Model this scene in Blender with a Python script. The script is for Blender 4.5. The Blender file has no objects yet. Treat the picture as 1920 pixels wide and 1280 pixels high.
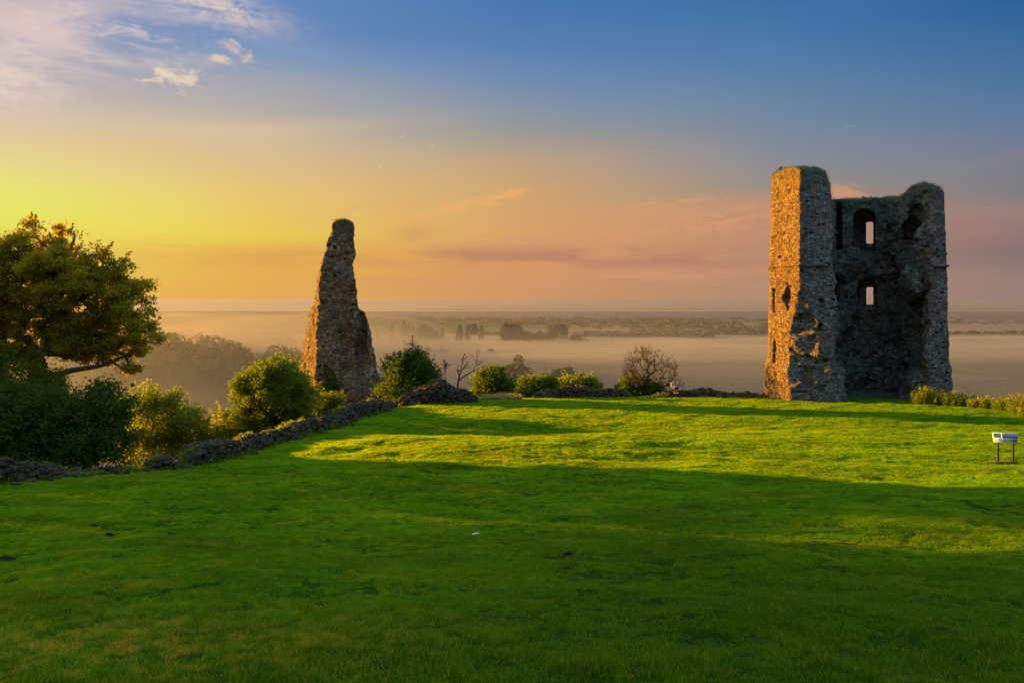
import bpy, math, random
import numpy as np
from mathutils import Vector, Matrix, Euler

rng = np.random.default_rng(7)
random.seed(7)
F = 1493.0                      # focal length in photograph pixels (1920 wide)
scene = bpy.context.scene
COL = scene.collection
SUN_AZ = math.radians(66.4)     # left of the view axis
SUN_EL = math.radians(7.3)
SUN = np.array([-math.sin(SUN_AZ) * math.cos(SUN_EL), math.cos(SUN_AZ) * math.cos(SUN_EL), math.sin(SUN_EL)])

# ------------------------------------------------------------------ helpers
def srgb(r, g, b):
    def f(c):
        c /= 255.0
        return c / 12.92 if c <= 0.04045 else ((c + 0.055) / 1.055) ** 2.4
    return (f(r), f(g), f(b), 1.0)

def tag(o, label=None, cat=None, group=None, kind=None):
    if label: o['label'] = label
    if cat: o['category'] = cat
    if group: o['group'] = group
    if kind: o['kind'] = kind
    return o

def empty(name, loc=(0, 0, 0), rz=0.0):
    o = bpy.data.objects.new(name, None)
    COL.objects.link(o)
    o.location = loc
    o.rotation_euler = (0, 0, rz)
    o.empty_display_size = 0.3
    return o

def raw_mesh(name, V, faces, smooth=False, tint=None):
    """V (n,3); faces: (m,k) array, or list of such arrays."""
    if not isinstance(faces, list):
        faces = [faces]
    faces = [np.asarray(f, dtype=np.int32) for f in faces if len(f)]
    me = bpy.data.meshes.new(name)
    V = np.asarray(V, dtype=np.float32)
    me.vertices.add(len(V))
    me.vertices.foreach_set('co', V.ravel())
    loops = np.concatenate([f.ravel() for f in faces])
    sizes = np.concatenate([np.full(len(f), f.shape[1], dtype=np.int32) for f in faces])
    starts = np.concatenate([[0], np.cumsum(sizes)[:-1]]).astype(np.int32)
    me.loops.add(len(loops))
    me.loops.foreach_set('vertex_index', loops)
    me.polygons.add(len(sizes))
    me.polygons.foreach_set('loop_start', starts)
    me.polygons.foreach_set('loop_total', sizes)
    me.update(calc_edges=True)
    if smooth:
        me.polygons.foreach_set('use_smooth', np.ones(len(sizes), dtype=bool))
    if tint is not None:
        a = me.attributes.new('tint', 'FLOAT', 'FACE')
        a.data.foreach_set('value', np.asarray(tint, dtype=np.float32))
    return me

def add(name, me, mat=None, parent=None, loc=None):
    o = bpy.data.objects.new(name, me)
    COL.objects.link(o)
    if mat is not None and len(me.materials) == 0:
        me.materials.append(mat)
    if parent is not None: o.parent = parent
    if loc is not None: o.location = loc
    return o

def copy_tree(o, parent=None):
    c = o.copy()
    COL.objects.link(c)
    if parent is not None: c.parent = parent
    for ch in list(o.children):
        copy_tree(ch, c)
    return c

# value noise -------------------------------------------------------
def _hash(ix, iy, iz, seed):
    h = (ix.astype(np.uint32) * np.uint32(374761393) + iy.astype(np.uint32) * np.uint32(668265263)
         + iz.astype(np.uint32) * np.uint32(2147483647 - 59) + np.uint32((seed * 974711) & 0xffffffff))
    h = (h ^ (h >> np.uint32(13))) * np.uint32(1274126177)
    h = h ^ (h >> np.uint32(16))
    h = h * np.uint32(2246822519)
    h = h ^ (h >> np.uint32(15))
    return h.astype(np.float32) / np.float32(4294967295.0) * 2 - 1

def noise3(x, y, z, s=1.0, seed=0):
    x = np.asarray(x, dtype=np.float32) / s + 1000.0
    y = np.asarray(y, dtype=np.float32) / s + 1000.0
    z = np.asarray(z, dtype=np.float32) / s + 1000.0
    x, y, z = np.broadcast_arrays(x, y, z)
    ix, iy, iz = np.floor(x).astype(np.int64), np.floor(y).astype(np.int64), np.floor(z).astype(np.int64)
    fx, fy, fz = x - ix, y - iy, z - iz
    fx = fx * fx * (3 - 2 * fx); fy = fy * fy * (3 - 2 * fy); fz = fz * fz * (3 - 2 * fz)
    r = 0
    for dx in (0, 1):
        wx = fx if dx else 1 - fx
        for dy in (0, 1):
            wy = fy if dy else 1 - fy
            for dz in (0, 1):
                wz = fz if dz else 1 - fz
                r = r + _hash(ix + dx, iy + dy, iz + dz, seed) * wx * wy * wz
    return r

def fbm(x, y, z=0.0, s=1.0, oct=3, seed=0):
    a, r = 1.0, 0
    for k in range(oct):
        r = r + a * noise3(x, y, z, s, seed + k * 17)
        a *= 0.5; s *= 0.5
    return r

def sstep(a, b, x):
    t = np.clip((x - a) / (b - a), 0, 1)
    return t * t * (3 - 2 * t)

# ------------------------------------------------------------------ surface nets
def surface_nets(G, org, h):
    S = G < 0
    nx, ny, nz = G.shape
    c = np.zeros((nx - 1, ny - 1, nz - 1), dtype=np.int8)
    for i in (0, 1):
        for j in (0, 1):
            for k in (0, 1):
                c += S[i:nx - 1 + i, j:ny - 1 + j, k:nz - 1 + k]
    act = np.argwhere((c > 0) & (c < 8))
    idx = -np.ones((nx - 1, ny - 1, nz - 1), dtype=np.int32)
    idx[act[:, 0], act[:, 1], act[:, 2]] = np.arange(len(act))
    A = act
    val = {}
    for i in (0, 1):
        for j in (0, 1):
            for k in (0, 1):
                val[i, j, k] = G[A[:, 0] + i, A[:, 1] + j, A[:, 2] + k]
    P = np.zeros((len(A), 3)); n = np.zeros(len(A))
    corners = list(val)
    for a in corners:
        for ax in range(3):
            if a[ax] == 0:
                b = list(a); b[ax] = 1; b = tuple(b)
                va, vb = val[a], val[b]
                m = (va < 0) != (vb < 0)
                t = np.where(m, va / np.where(m, va - vb, 1), 0)
                for q in range(3):
                    P[:, q] += np.where(m, a[q] + (t if q == ax else 0), 0)
                n += m
    V = (A + P / n[:, None]) * h + np.array(org)
    quads = []
    for ax in range(3):
        o1, o2 = (ax + 1) % 3, (ax + 2) % 3
        sl0 = [slice(1, None)] * 3; sl1 = [slice(1, None)] * 3
        for q in (o1, o2):
            sl0[q] = slice(1, -1); sl1[q] = slice(1, -1)
        sl0[ax] = slice(0, -1); sl1[ax] = slice(1, None)
        s0, s1 = S[tuple(sl0)], S[tuple(sl1)]
        e = np.argwhere(s0 != s1)
        if len(e) == 0: continue
        flip = s0[e[:, 0], e[:, 1], e[:, 2]]
        off = np.zeros(3, dtype=int); off[o1] = 1; off[o2] = 1
        base = e + off
        def cid(d1, d2):
            b = base.copy(); b[:, o1] -= d1; b[:, o2] -= d2
            return idx[b[:, 0], b[:, 1], b[:, 2]]
        q = np.stack([cid(1, 1), cid(0, 1), cid(0, 0), cid(1, 0)], 1)
        q = np.where(flip[:, None], q, q[:, ::-1])
        quads.append(q)
    Q = np.concatenate(quads)
    Q = Q[(Q >= 0).all(1)]
    return V, Q

def grid(lo, hi, h):
    n = [int((hi[i] - lo[i]) / h) + 1 for i in range(3)]
    ax = [np.float32(lo[i]) + np.arange(n[i], dtype=np.float32) * np.float32(h) for i in range(3)]
    return ax[0][:, None, None], ax[1][None, :, None], ax[2][None, None, :]

def poly_sd(px, py, pts):
    """signed distance to a 2D polygon, negative inside"""
    pts = np.array(pts, dtype=np.float64)
    d = np.full(np.broadcast(px, py).shape, 1e9); inside = np.zeros(d.shape, dtype=bool)
    n = len(pts)
    for i in range(n):
        a, b = pts[i], pts[(i + 1) % n]
        e = b - a
        wx, wy = px - a[0], py - a[1]
        t = np.clip((wx * e[0] + wy * e[1]) / (e @ e), 0, 1)
        d = np.minimum(d, np.hypot(wx - e[0] * t, wy - e[1] * t))
        c1 = (a[1] <= py) & (py < b[1]); c2 = (b[1] <= py) & (py < a[1])
        cr = e[0] * wy - e[1] * wx
        inside ^= (c1 & (cr > 0)) | (c2 & (cr < 0))
    return np.where(inside, -d, d)

def ell(X, Y, Z, c, r):
    k = np.sqrt(((X - c[0]) / r[0]) ** 2 + ((Y - c[1]) / r[1]) ** 2 + ((Z - c[2]) / r[2]) ** 2)
    return (k - 1) * min(r)

def smin(a, b, k):
    h = np.clip(0.5 + 0.5 * (b - a) / k, 0, 1)
    return b * (1 - h) + a * h - k * h * (1 - h)

# ------------------------------------------------------------------ materials
def new_mat(name):
    m = bpy.data.materials.new(name)
    m.use_nodes = True
    nt = m.node_tree
    nt.nodes.clear()
    return m, nt

class NT:
    def __init__(s, nt): s.nt = nt
    def n(s, t, **kw):
        nd = s.nt.nodes.new(t)
        for k, v in kw.items():
            if k.startswith('i_'):
                nd.inputs[int(k[2:]) if k[2:].isdigit() else k[2:].replace('_', ' ')].default_value = v
            else: setattr(nd, k, v)
        return nd
    def l(s, a, b): s.nt.links.new(a, b)
    def set(s, sock, v):
        if isinstance(v, bpy.types.NodeSocket): s.l(v, sock)
        else: sock.default_value = v
    def math(s, op, a, b=0.0, c=None, clamp=False):
        nd = s.n('ShaderNodeMath', operation=op, use_clamp=clamp)
        s.set(nd.inputs[0], a); s.set(nd.inputs[1], b)
        if c is not None: s.set(nd.inputs[2], c)
        return nd.outputs[0]
    def mix(s, f, a, b, blend='MIX'):
        nd = s.n('ShaderNodeMix', data_type='RGBA', blend_type=blend)
        s.set(nd.inputs[0], f); s.set(nd.inputs[6], a); s.set(nd.inputs[7], b)
        return nd.outputs[2]
    def rng(s, v, a, b, c=0.0, d=1.0, smooth=False):
        nd = s.n('ShaderNodeMapRange')
        if smooth: nd.interpolation_type = 'SMOOTHSTEP'
        s.set(nd.inputs[0], v)
        for i, q in enumerate((a, b, c, d)): nd.inputs[i + 1].default_value = q
        return nd.outputs[0]
    def noise(s, vec, scale, detail=3.0, rough=0.55, dist=0.0):
        nd = s.n('ShaderNodeTexNoise')
        s.l(vec, nd.inputs['Vector'])
        nd.inputs['Scale'].default_value = scale; nd.inputs['Detail'].default_value = detail
        nd.inputs['Roughness'].default_value = rough; nd.inputs['Distortion'].default_value = dist
        return nd.outputs[0]
    def vscale(s, vec, sc):
        nd = s.n('ShaderNodeVectorMath', operation='MULTIPLY')
        s.l(vec, nd.inputs[0]); nd.inputs[1].default_value = sc
        return nd.outputs[0]

def stone_mat(name, c_lo, c_hi, moss=(0.05, 0.075, 0.03), moss_z=None, pale=0.25, cell=(3.3, 3.3, 6.0), warm=(0.30, 0.16, 0.09), mossy=0.5, rnd=0.6, tinted=False):
    m, nt = new_mat(name); t = NT(nt)
    pos = t.n('ShaderNodeNewGeometry').outputs['Position']
    nrm = t.n('ShaderNodeNewGeometry').outputs['Normal']
    # slight warp so that courses are not ruler-straight
    wn = t.n('ShaderNodeTexNoise'); t.l(pos, wn.inputs['Vector']); wn.inputs['Scale'].default_value = 0.9
    wsc = t.n('ShaderNodeVectorMath', operation='MULTIPLY_ADD')
    t.l(wn.outputs['Color'], wsc.inputs[0]); wsc.inputs[1].default_value = (0.25, 0.25, 0.22); t.l(pos, wsc.inputs[2])
    v = t.vscale(wsc.outputs[0], cell)
    vo = t.n('ShaderNodeTexVoronoi', feature='F1'); t.l(v, vo.inputs['Vector']); vo.inputs['Scale'].default_value = 1.0
    vo.inputs['Randomness'].default_value = rnd
    ve = t.n('ShaderNodeTexVoronoi', feature='DISTANCE_TO_EDGE'); t.l(v, ve.inputs['Vector']); ve.inputs['Scale'].default_value = 1.0
    ve.inputs['Randomness'].default_value = rnd
    sep = t.n('ShaderNodeSeparateColor'); t.l(vo.outputs['Color'], sep.inputs[0])
    big = t.noise(pos, 0.35, 4, 0.6)
    mid = t.noise(pos, 2.3, 4, 0.65)
    fine = t.noise(pos, 14.0, 3, 0.7)
    if tinted:
        ta = t.n('ShaderNodeAttribute', attribute_name='tint')
        col = t.mix(ta.outputs['Fac'], c_lo, c_hi)
    else:
        col = t.mix(t.rng(sep.outputs[0], 0.1, 0.95), c_lo, c_hi)
    col = t.mix(t.rng(sep.outputs[1], 0.80, 0.86, 0, 0.75), col, (*warm, 1))
    col = t.mix(t.rng(mid, 0.55, 0.75, 0, pale), col, (0.52, 0.50, 0.46, 1))
    col = t.mix(t.rng(big, 0.40, 0.62, 0.0, 0.45), col, tuple(0.45 * q for q in c_lo[:3]) + (1,))
    wp = t.math('MULTIPLY', t.rng(t.noise(pos, 0.55, 5, 0.6, 0.4), 0.62, 0.70), t.rng(sep.outputs[2], 0.2, 0.5))
    col = t.mix(t.math('MULTIPLY', wp, 0.7), col, (0.50, 0.53, 0.55, 1))
    col = t.mix(t.rng(fine, 0.35, 0.7, 0.0, 0.35), col, (0.05, 0.045, 0.04, 1), )
    # mortar
    if not tinted: col = t.mix(t.rng(ve.outputs[0], 0.02, 0.10, 0.75, 0.0), col, (0.06, 0.052, 0.045, 1))
    # missing stones
    hole = t.math('MULTIPLY', t.rng(sep.outputs[2], 0.955, 0.965), t.rng(ve.outputs[0], 0.03, 0.08))
    if not tinted: col = t.mix(hole, col, (0.012, 0.011, 0.01, 1))
    # moss on upward faces, near the top, and in patches
    sn = t.n('ShaderNodeSeparateXYZ'); t.l(nrm, sn.inputs[0])
    mf = t.rng(sn.outputs[2], 0.35, 0.8)
    mf = t.math('ADD', mf, t.rng(t.noise(pos, 0.8, 4, 0.6), 0.54, 0.70, 0, mossy))
    if moss_z is not None:
        sp = t.n('ShaderNodeSeparateXYZ'); t.l(pos, sp.inputs[0])
        mf = t.math('ADD', mf, t.math('MULTIPLY', t.rng(sp.outputs[2], moss_z[0], moss_z[1]), t.rng(mid, 0.3, 0.6, 0.4, 1.0)))
    mf = t.math('MULTIPLY', mf, 0.8, clamp=True)
    mcol = t.mix(fine, (*moss, 1), tuple(q * 1.9 for q in moss) + (1,))
    col = t.mix(mf, col, mcol)
    if name == 'ragstone' or name == 'ragstone_pillar':      # orange sunlight painted into the stone colour of the sun-facing sides
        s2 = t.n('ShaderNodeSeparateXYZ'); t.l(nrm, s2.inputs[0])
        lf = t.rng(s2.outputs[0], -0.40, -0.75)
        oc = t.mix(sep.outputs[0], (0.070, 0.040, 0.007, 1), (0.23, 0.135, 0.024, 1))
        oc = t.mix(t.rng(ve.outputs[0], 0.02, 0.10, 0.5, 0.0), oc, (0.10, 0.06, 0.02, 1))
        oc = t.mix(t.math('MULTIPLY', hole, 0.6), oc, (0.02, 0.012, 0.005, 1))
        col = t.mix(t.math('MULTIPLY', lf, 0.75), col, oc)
    b = t.n('ShaderNodeBsdfPrincipled')
    t.l(col, b.inputs['Base Color']); b.inputs['Roughness'].default_value = 0.95
    b.inputs['Specular IOR Level'].default_value = 0.15
    hgt = t.math('ADD', t.math('MULTIPLY', t.rng(ve.outputs[0], 0.0, 0.16), 1.0), t.math('MULTIPLY', fine, 0.5))
    hgt = t.math('ADD', hgt, t.math('MULTIPLY', sep.outputs[0], 0.7))
    hgt = t.math('SUBTRACT', hgt, t.math('MULTIPLY', hole, 2.0))
    if tinted: hgt = t.math('ADD', fine, mid)
    bp = t.n('ShaderNodeBump'); bp.inputs['Strength'].default_value = 0.9; bp.inputs['Distance'].default_value = 0.07
    t.l(hgt, bp.inputs['Height']); t.l(bp.outputs[0], b.inputs['Normal'])
    o = t.n('ShaderNodeOutputMaterial'); t.l(b.outputs[0], o.inputs[0])
    return m

def leaf_mat(name, dark, light, trans=0.45, tcol=None, spec=0.2):
    m, nt = new_mat(name); t = NT(nt)
    at = t.n('ShaderNodeAttribute', attribute_name='tint')
    pos = t.n('ShaderNodeNewGeometry').outputs['Position']
    f = t.math('ADD', t.math('MULTIPLY', at.outputs['Fac'], 0.6), t.rng(t.noise(pos, 0.9, 3), 0.3, 0.7, 0, 0.4))
    col = t.mix(f, (*dark, 1), (*light, 1))
    d = t.n('ShaderNodeBsdfPrincipled'); t.l(col, d.inputs['Base Color']); d.inputs['Roughness'].default_value = 0.6
    d.inputs['Specular IOR Level'].default_value = spec
    tr = t.n('ShaderNodeBsdfTranslucent')
    tc = t.mix(1.0, col, (*(tcol or (2.2, 1.9, 0.5)), 1), 'MULTIPLY'); t.l(tc, tr.inputs[0])
    mx = t.n('ShaderNodeMixShader'); mx.inputs[0].default_value = trans
    t.l(d.outputs[0], mx.inputs[1]); t.l(tr.outputs[0], mx.inputs[2])
    o = t.n('ShaderNodeOutputMaterial'); t.l(mx.outputs[0], o.inputs[0])
    return m

def plain_mat(name, c, rough=0.8, nscale=6.0, var=0.35, spec=0.3, metal=0.0, bump=0.0):
    m, nt = new_mat(name); t = NT(nt)
    pos = t.n('ShaderNodeTexCoord').outputs['Object']
    nz = t.noise(pos, nscale, 4, 0.6)
    col = t.mix(t.rng(nz, 0.3, 0.7), tuple(q * (1 - var) for q in c) + (1,), tuple(min(1, q * (1 + var)) for q in c) + (1,))
    b = t.n('ShaderNodeBsdfPrincipled'); t.l(col, b.inputs['Base Color']); b.inputs['Roughness'].default_value = rough
    b.inputs['Specular IOR Level'].default_value = spec; b.inputs['Metallic'].default_value = metal
    if bump:
        bp = t.n('ShaderNodeBump'); bp.inputs['Strength'].default_value = 0.8; bp.inputs['Distance'].default_value = bump
        t.l(nz, bp.inputs['Height']); t.l(bp.outputs[0], b.inputs['Normal'])
    o = t.n('ShaderNodeOutputMaterial'); t.l(b.outputs[0], o.inputs[0])
    return m

def bark_mat(name, c=(0.10, 0.075, 0.05)):
    return plain_mat(name, c, 0.9, 18.0, 0.5, 0.15, bump=0.02)

M = {}
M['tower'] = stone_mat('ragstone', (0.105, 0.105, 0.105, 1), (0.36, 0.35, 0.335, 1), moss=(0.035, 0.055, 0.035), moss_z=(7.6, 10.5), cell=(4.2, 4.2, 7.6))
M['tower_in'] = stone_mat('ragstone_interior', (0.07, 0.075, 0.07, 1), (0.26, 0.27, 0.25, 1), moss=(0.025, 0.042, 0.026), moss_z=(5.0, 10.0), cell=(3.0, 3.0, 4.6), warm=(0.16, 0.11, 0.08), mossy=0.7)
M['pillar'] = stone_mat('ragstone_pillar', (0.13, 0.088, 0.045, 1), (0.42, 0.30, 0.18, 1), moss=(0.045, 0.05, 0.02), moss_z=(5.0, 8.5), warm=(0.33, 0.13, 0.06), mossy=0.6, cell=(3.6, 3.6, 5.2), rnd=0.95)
M['rubble'] = stone_mat('rubble_stone', (0.016, 0.011, 0.007, 1), (0.15, 0.10, 0.065, 1), moss=(0.025, 0.03, 0.01), cell=(6.5, 6.5, 10), mossy=0.7, tinted=True)
M['bark'] = bark_mat('bark')
M['dead_wood'] = bark_mat('dead_wood', (0.07, 0.045, 0.035))
M['twig'] = bark_mat('twig', (0.075, 0.055, 0.035))
M['leaf_tree'] = leaf_mat('leaf_tree', (0.17, 0.14, 0.005), (0.36, 0.30, 0.012), 0.42, (1.9, 1.6, 0.35))
M['leaf_dark'] = leaf_mat('leaf_dark', (0.022, 0.05, 0.006), (0.085, 0.13, 0.012), 0.45, (2.0, 1.9, 0.4))
M['leaf_bush'] = leaf_mat('leaf_bush', (0.035, 0.065, 0.005), (0.14, 0.18, 0.012), 0.5, (1.8, 1.8, 0.3))
M['leaf_yellow'] = leaf_mat('leaf_yellow', (0.085, 0.11, 0.008), (0.25, 0.26, 0.018), 0.5, (1.6, 1.7, 0.3))
M['leaf_far'] = leaf_mat('leaf_far', (0.03, 0.045, 0.015), (0.08, 0.09, 0.03), 0.3, (2.0, 1.7, 0.4))
M['moss'] = leaf_mat('moss_leaf', (0.03, 0.05, 0.02), (0.08, 0.11, 0.04), 0.3)
M['weed'] = leaf_mat('weed_leaf', (0.05, 0.10, 0.01), (0.18, 0.24, 0.02), 0.5, (2.0, 1.7, 0.3))
M['flower'] = leaf_mat('flower_yellow', (0.45, 0.35, 0.02), (0.75, 0.6, 0.05), 0.4, (1.4, 1.2, 0.4))

# ------------------------------------------------------------------ terrain
PY = np.array([-40, -15, 0, 5, 9, 14, 23, 32, 44, 54, 60, 66, 80, 400.0])
PZ = np.array([1.5, 0.0, -1.62, -2.42, -3.26, -4.13, -5.24, -6.18, -7.05, -7.45, -7.70, -8.08, -9.0, -12.0])
def zprof(Y): return np.interp(Y, PY, PZ)
def pix(px, py, Y):
    return ((px - 960) / F * Y, Y, (560 - py) / F * Y)
def on_lawn(px, py):
    """point of the lawn surface seen at a photograph pixel"""
    Ys = np.linspace(3, 75, 2000)
    k = -(py - 560) / F
    f = zprof(Ys) - k * Ys
    i = np.argmax(f > 0) if f[0] < 0 else np.argmin(np.abs(f))
    if not (f > 0).any(): i = np.argmin(np.abs(f))
    Y = Ys[i]
    return ((px - 960) / F * Y, Y, float(zprof(Y)))
edge_px = [(-500, 985), (-150, 935), (0, 908), (180, 893), (350, 879), (450, 857), (540, 829), (640, 793), (740, 765)]
EDGE = [on_lawn(*p)[:2] for p in edge_px]
EDGE += [(-4.2, 60.0), (1.7, 64.5), (10.6, 66.0), (20.0, 66.5), (24, 72), (34, 72), (33.5, 58), (31.5, 55.8), (33.5, 52.0), (42, 44), (60, 36), (90, 30)]
LAWN = EDGE + [(90, -60), (-60, -60), (-30, 0)]

def valley(x, y):
    """height of the land below and beyond the castle hill"""
    z = -50 + 0 * x
    # wooded spurs on the left
    def bump(cx, cy, sx, sy, hh, ang=0.0):
        c, s = math.cos(ang), math.sin(ang)
        u = (x - cx) * c + (y - cy) * s; v = -(x - cx) * s + (y - cy) * c
        return hh * np.exp(-(u / sx) ** 2 - (v / sy) ** 2)
    z = z + bump(-150, 270, 85, 60, 31, -0.1)
    z = z + bump(-75, 285, 45, 45, 12, 0)
    z = z + bump(-320, 620, 190, 110, 22, 0.0)
    z = z + bump(-420, 1250, 420, 170, 24, 0.0)
    return z + fbm(x, y, 0.0, 60.0, 2, 5) * 0.8 * sstep(150, 300, y)

def terrain(x, y):
    x = np.asarray(x, dtype=np.float64); y = np.asarray(y, dtype=np.float64)
    d = poly_sd(x, y, LAWN)
    zt = zprof(y) + 0.0 * x
    # gentle undulation of the lawn
    inn = sstep(0.0, 3.0, -d)
    zt = zt + inn * (0.13 * noise3(x, y, 0, 6.0, 3) + 0.07 * noise3(x, y, 0, 2.4, 4)) * sstep(2, 8, y) * (1 - 0.6 * sstep(40, 60, y))
    zt = zt + (0.045 * noise3(x, y, 0, 1.0, 6) + 0.024 * noise3(x, y, 0, 0.45, 8)) * inn
    # a low rise and the hollow behind it
    zt = zt + 0.42 * np.exp(-((x - 0) / 9) ** 2 - ((y - 33.5) / 4.5) ** 2) - 0.34 * np.exp(-((x - 3) / 8) ** 2 - ((y - 41.5) / 3.2) ** 2) * inn
    drop = 0.10 * np.clip(d, 0, 9) + 0.42 * np.clip(d - 9, 0, None) + 0.015 * np.clip(d, 0, 9) ** 2
    zt = zt - np.where(d > 0, drop, 0)
    return np.maximum(zt, valley(x, y)) if True else zt

def tz(x, y): return float(terrain(np.array([x]), np.array([y]))[0])

def grid_mesh(name, xs, ys, zf, keep=None):
    X, Y = np.meshgrid(xs, ys, indexing='ij')
    Z = zf(X, Y)
    V = np.stack([X.ravel(), Y.ravel(), Z.ravel()], 1)
    nx, ny = len(xs), len(ys)
    i, j = np.meshgrid(np.arange(nx - 1), np.arange(ny - 1), indexing='ij')
    a = (i * ny + j).ravel()
    Q = np.stack([a, a + ny, a + ny + 1, a + 1], 1)
    if keep is not None:
        K = keep(X, Y)
        k = K[:-1, :-1] & K[1:, :-1] & K[:-1, 1:] & K[1:, 1:]
        Q = Q[k.ravel()]
    return raw_mesh(name, V, Q, smooth=True)

# --- lawn material
def lawn_color(t, pos):
    sy = t.n('ShaderNodeSeparateXYZ'); t.l(pos, sy.inputs[0])
    a = t.noise(pos, 0.22, 4, 0.6)
    b = t.noise(pos, 1.4, 4, 0.65)
    c = t.noise(t.vscale(pos, (0.35, 1.0, 1.0)), 0.8, 3, 0.6)
    col = t.mix(t.rng(a, 0.38, 0.62), (0.018, 0.19, 0.003, 1), (0.045, 0.28, 0.004, 1))
    col = t.mix(t.rng(b, 0.48, 0.72, 0, 0.6), col, (0.17, 0.33, 0.005, 1))
    col = t.mix(t.rng(c, 0.50, 0.66, 0, 0.7), col, (0.010, 0.085, 0.004, 1))
    e = t.noise(t.vscale(pos, (0.6, 1.0, 1.0)), 2.6, 3, 0.6)
    col = t.mix(t.rng(e, 0.50, 0.66, 0, 0.55), col, (0.014, 0.10, 0.003, 1))
    col = t.mix(t.rng(e, 0.45, 0.32, 0, 0.35), col, (0.13, 0.30, 0.02, 1))
    f = t.noise(pos, 6.5, 3, 0.65)
    col = t.mix(t.rng(f, 0.45, 0.68, 0, 0.75), col, (0.008, 0.07, 0.002, 1))
    col = t.mix(t.rng(f, 0.42, 0.25, 0, 0.5), col, (0.14, 0.40, 0.01, 1))
    # dry straw-coloured patches
    dry = t.math('MULTIPLY', t.rng(t.noise(pos, 0.5, 5, 0.7, 0.3), 0.60, 0.72), t.rng(b, 0.4, 0.6, 0.2, 0.9))
    col = t.mix(t.math('MULTIPLY', dry, 0.65), col, (0.20, 0.20, 0.03, 1))
    # foreground shade painted into the grass colour, darker towards the near right
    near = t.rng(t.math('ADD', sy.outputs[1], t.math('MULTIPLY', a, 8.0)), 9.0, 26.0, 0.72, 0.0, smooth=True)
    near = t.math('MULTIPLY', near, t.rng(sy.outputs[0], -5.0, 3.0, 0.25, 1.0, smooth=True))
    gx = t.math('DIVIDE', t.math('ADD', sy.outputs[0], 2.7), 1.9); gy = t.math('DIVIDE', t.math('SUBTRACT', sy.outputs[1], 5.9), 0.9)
    pale = t.math('POWER', 2.718, t.math('MULTIPLY', t.math('ADD', t.math('MULTIPLY', gx, gx), t.math('MULTIPLY', gy, gy)), -1.0))  # pale dry patch, its colour standing in for a streak of sunlight
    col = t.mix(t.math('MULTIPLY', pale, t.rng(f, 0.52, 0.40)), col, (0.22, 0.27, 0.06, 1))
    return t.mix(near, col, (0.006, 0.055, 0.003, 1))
m, nt = new_mat('lawn_turf'); t = NT(nt)
pos = t.n('ShaderNodeNewGeometry').outputs['Position']
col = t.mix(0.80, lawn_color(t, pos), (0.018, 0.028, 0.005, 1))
b = t.n('ShaderNodeBsdfPrincipled'); t.l(col, b.inputs['Base Color']); b.inputs['Roughness'].default_value = 0.9
b.inputs['Specular IOR Level'].default_value = 0.0
bp = t.n('ShaderNodeBump'); bp.inputs['Strength'].default_value = 1.0; bp.inputs['Distance'].default_value = 0.05
t.l(t.noise(pos, 9.0, 5, 0.7), bp.inputs['Height']); t.l(bp.outputs[0], b.inputs['Normal'])
o = t.n('ShaderNodeOutputMaterial'); t.l(b.outputs[0], o.inputs[0])
M['lawn'] = m

m, nt = new_mat('grass_blade'); t = NT(nt)
pos = t.n('ShaderNodeNewGeometry').outputs['Position']
at = t.n('ShaderNodeAttribute', attribute_name='tint')
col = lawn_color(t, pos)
col = t.mix(t.rng(at.outputs['Fac'], 0, 1, 0.0, 0.35), col, (0.10, 0.24, 0.010, 1))
col = t.mix(t.rng(at.outputs['Fac'], 0.95, 0.96, 0.0, 0.5), col, (0.20, 0.20, 0.06, 1))
d = t.n('ShaderNodeBsdfPrincipled'); t.l(col, d.inputs['Base Color']); d.inputs['Roughness'].default_value = 0.6
d.inputs['Specular IOR Level'].default_value = 0.06
tr = t.n('ShaderNodeBsdfTranslucent'); t.l(t.mix(1.0, col, (7.6, 2.7, 0.2, 1), 'MULTIPLY'), tr.inputs[0])
mx = t.n('ShaderNodeMixShader'); mx.inputs[0].default_value = 0.4
t.l(d.outputs[0], mx.inputs[1]); t.l(tr.outputs[0], mx.inputs[2])
o = t.n('ShaderNodeOutputMaterial'); t.l(mx.outputs[0], o.inputs[0])
M['blade'] = m

m, nt = new_mat('valley_ground'); t = NT(nt)
pos = t.n('ShaderNodeNewGeometry').outputs['Position']
sp = t.n('ShaderNodeSeparateXYZ'); t.l(pos, sp.inputs[0])
v = t.vscale(pos, (0.0032, 0.0055, 0.0))
vo = t.n('ShaderNodeTexVoronoi', feature='F1'); t.l(v, vo.inputs['Vector'])
vo.inputs['Scale'].default_value = 1.0; vo.inputs['Randomness'].default_value = 0.8
sc = t.n('ShaderNodeSeparateColor'); t.l(vo.outputs['Color'], sc.inputs[0])
ve = t.n('ShaderNodeTexVoronoi', feature='DISTANCE_TO_EDGE'); t.l(v, ve.inputs['Vector']); ve.inputs['Scale'].default_value = 1.0; ve.inputs['Randomness'].default_value = 0.8
col = t.mix(sc.outputs[0], (0.075, 0.066, 0.035, 1), (0.14, 0.11, 0.06, 1))
col = t.mix(t.rng(sc.outputs[1], 0.6, 0.65, 0, 0.5), col, (0.16, 0.12, 0.07, 1))
col = t.mix(t.rng(ve.outputs[0], 0.006, 0.02, 0.8, 0.0), col, (0.035, 0.04, 0.02, 1))
col = t.mix(t.rng(t.noise(pos, 0.05, 6, 0.6), 0.35, 0.65, 0.0, 0.5), col, (0.05, 0.06, 0.025, 1))
# rough grass on the castle slope (above the valley floor)
hill = t.rng(sp.outputs[2], -48.5, -44.0)
hc = t.mix(t.noise(pos, 0.8, 5, 0.7), (0.03, 0.05, 0.008, 1), (0.12, 0.13, 0.02, 1))
col = t.mix(hill, col, hc)
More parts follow.
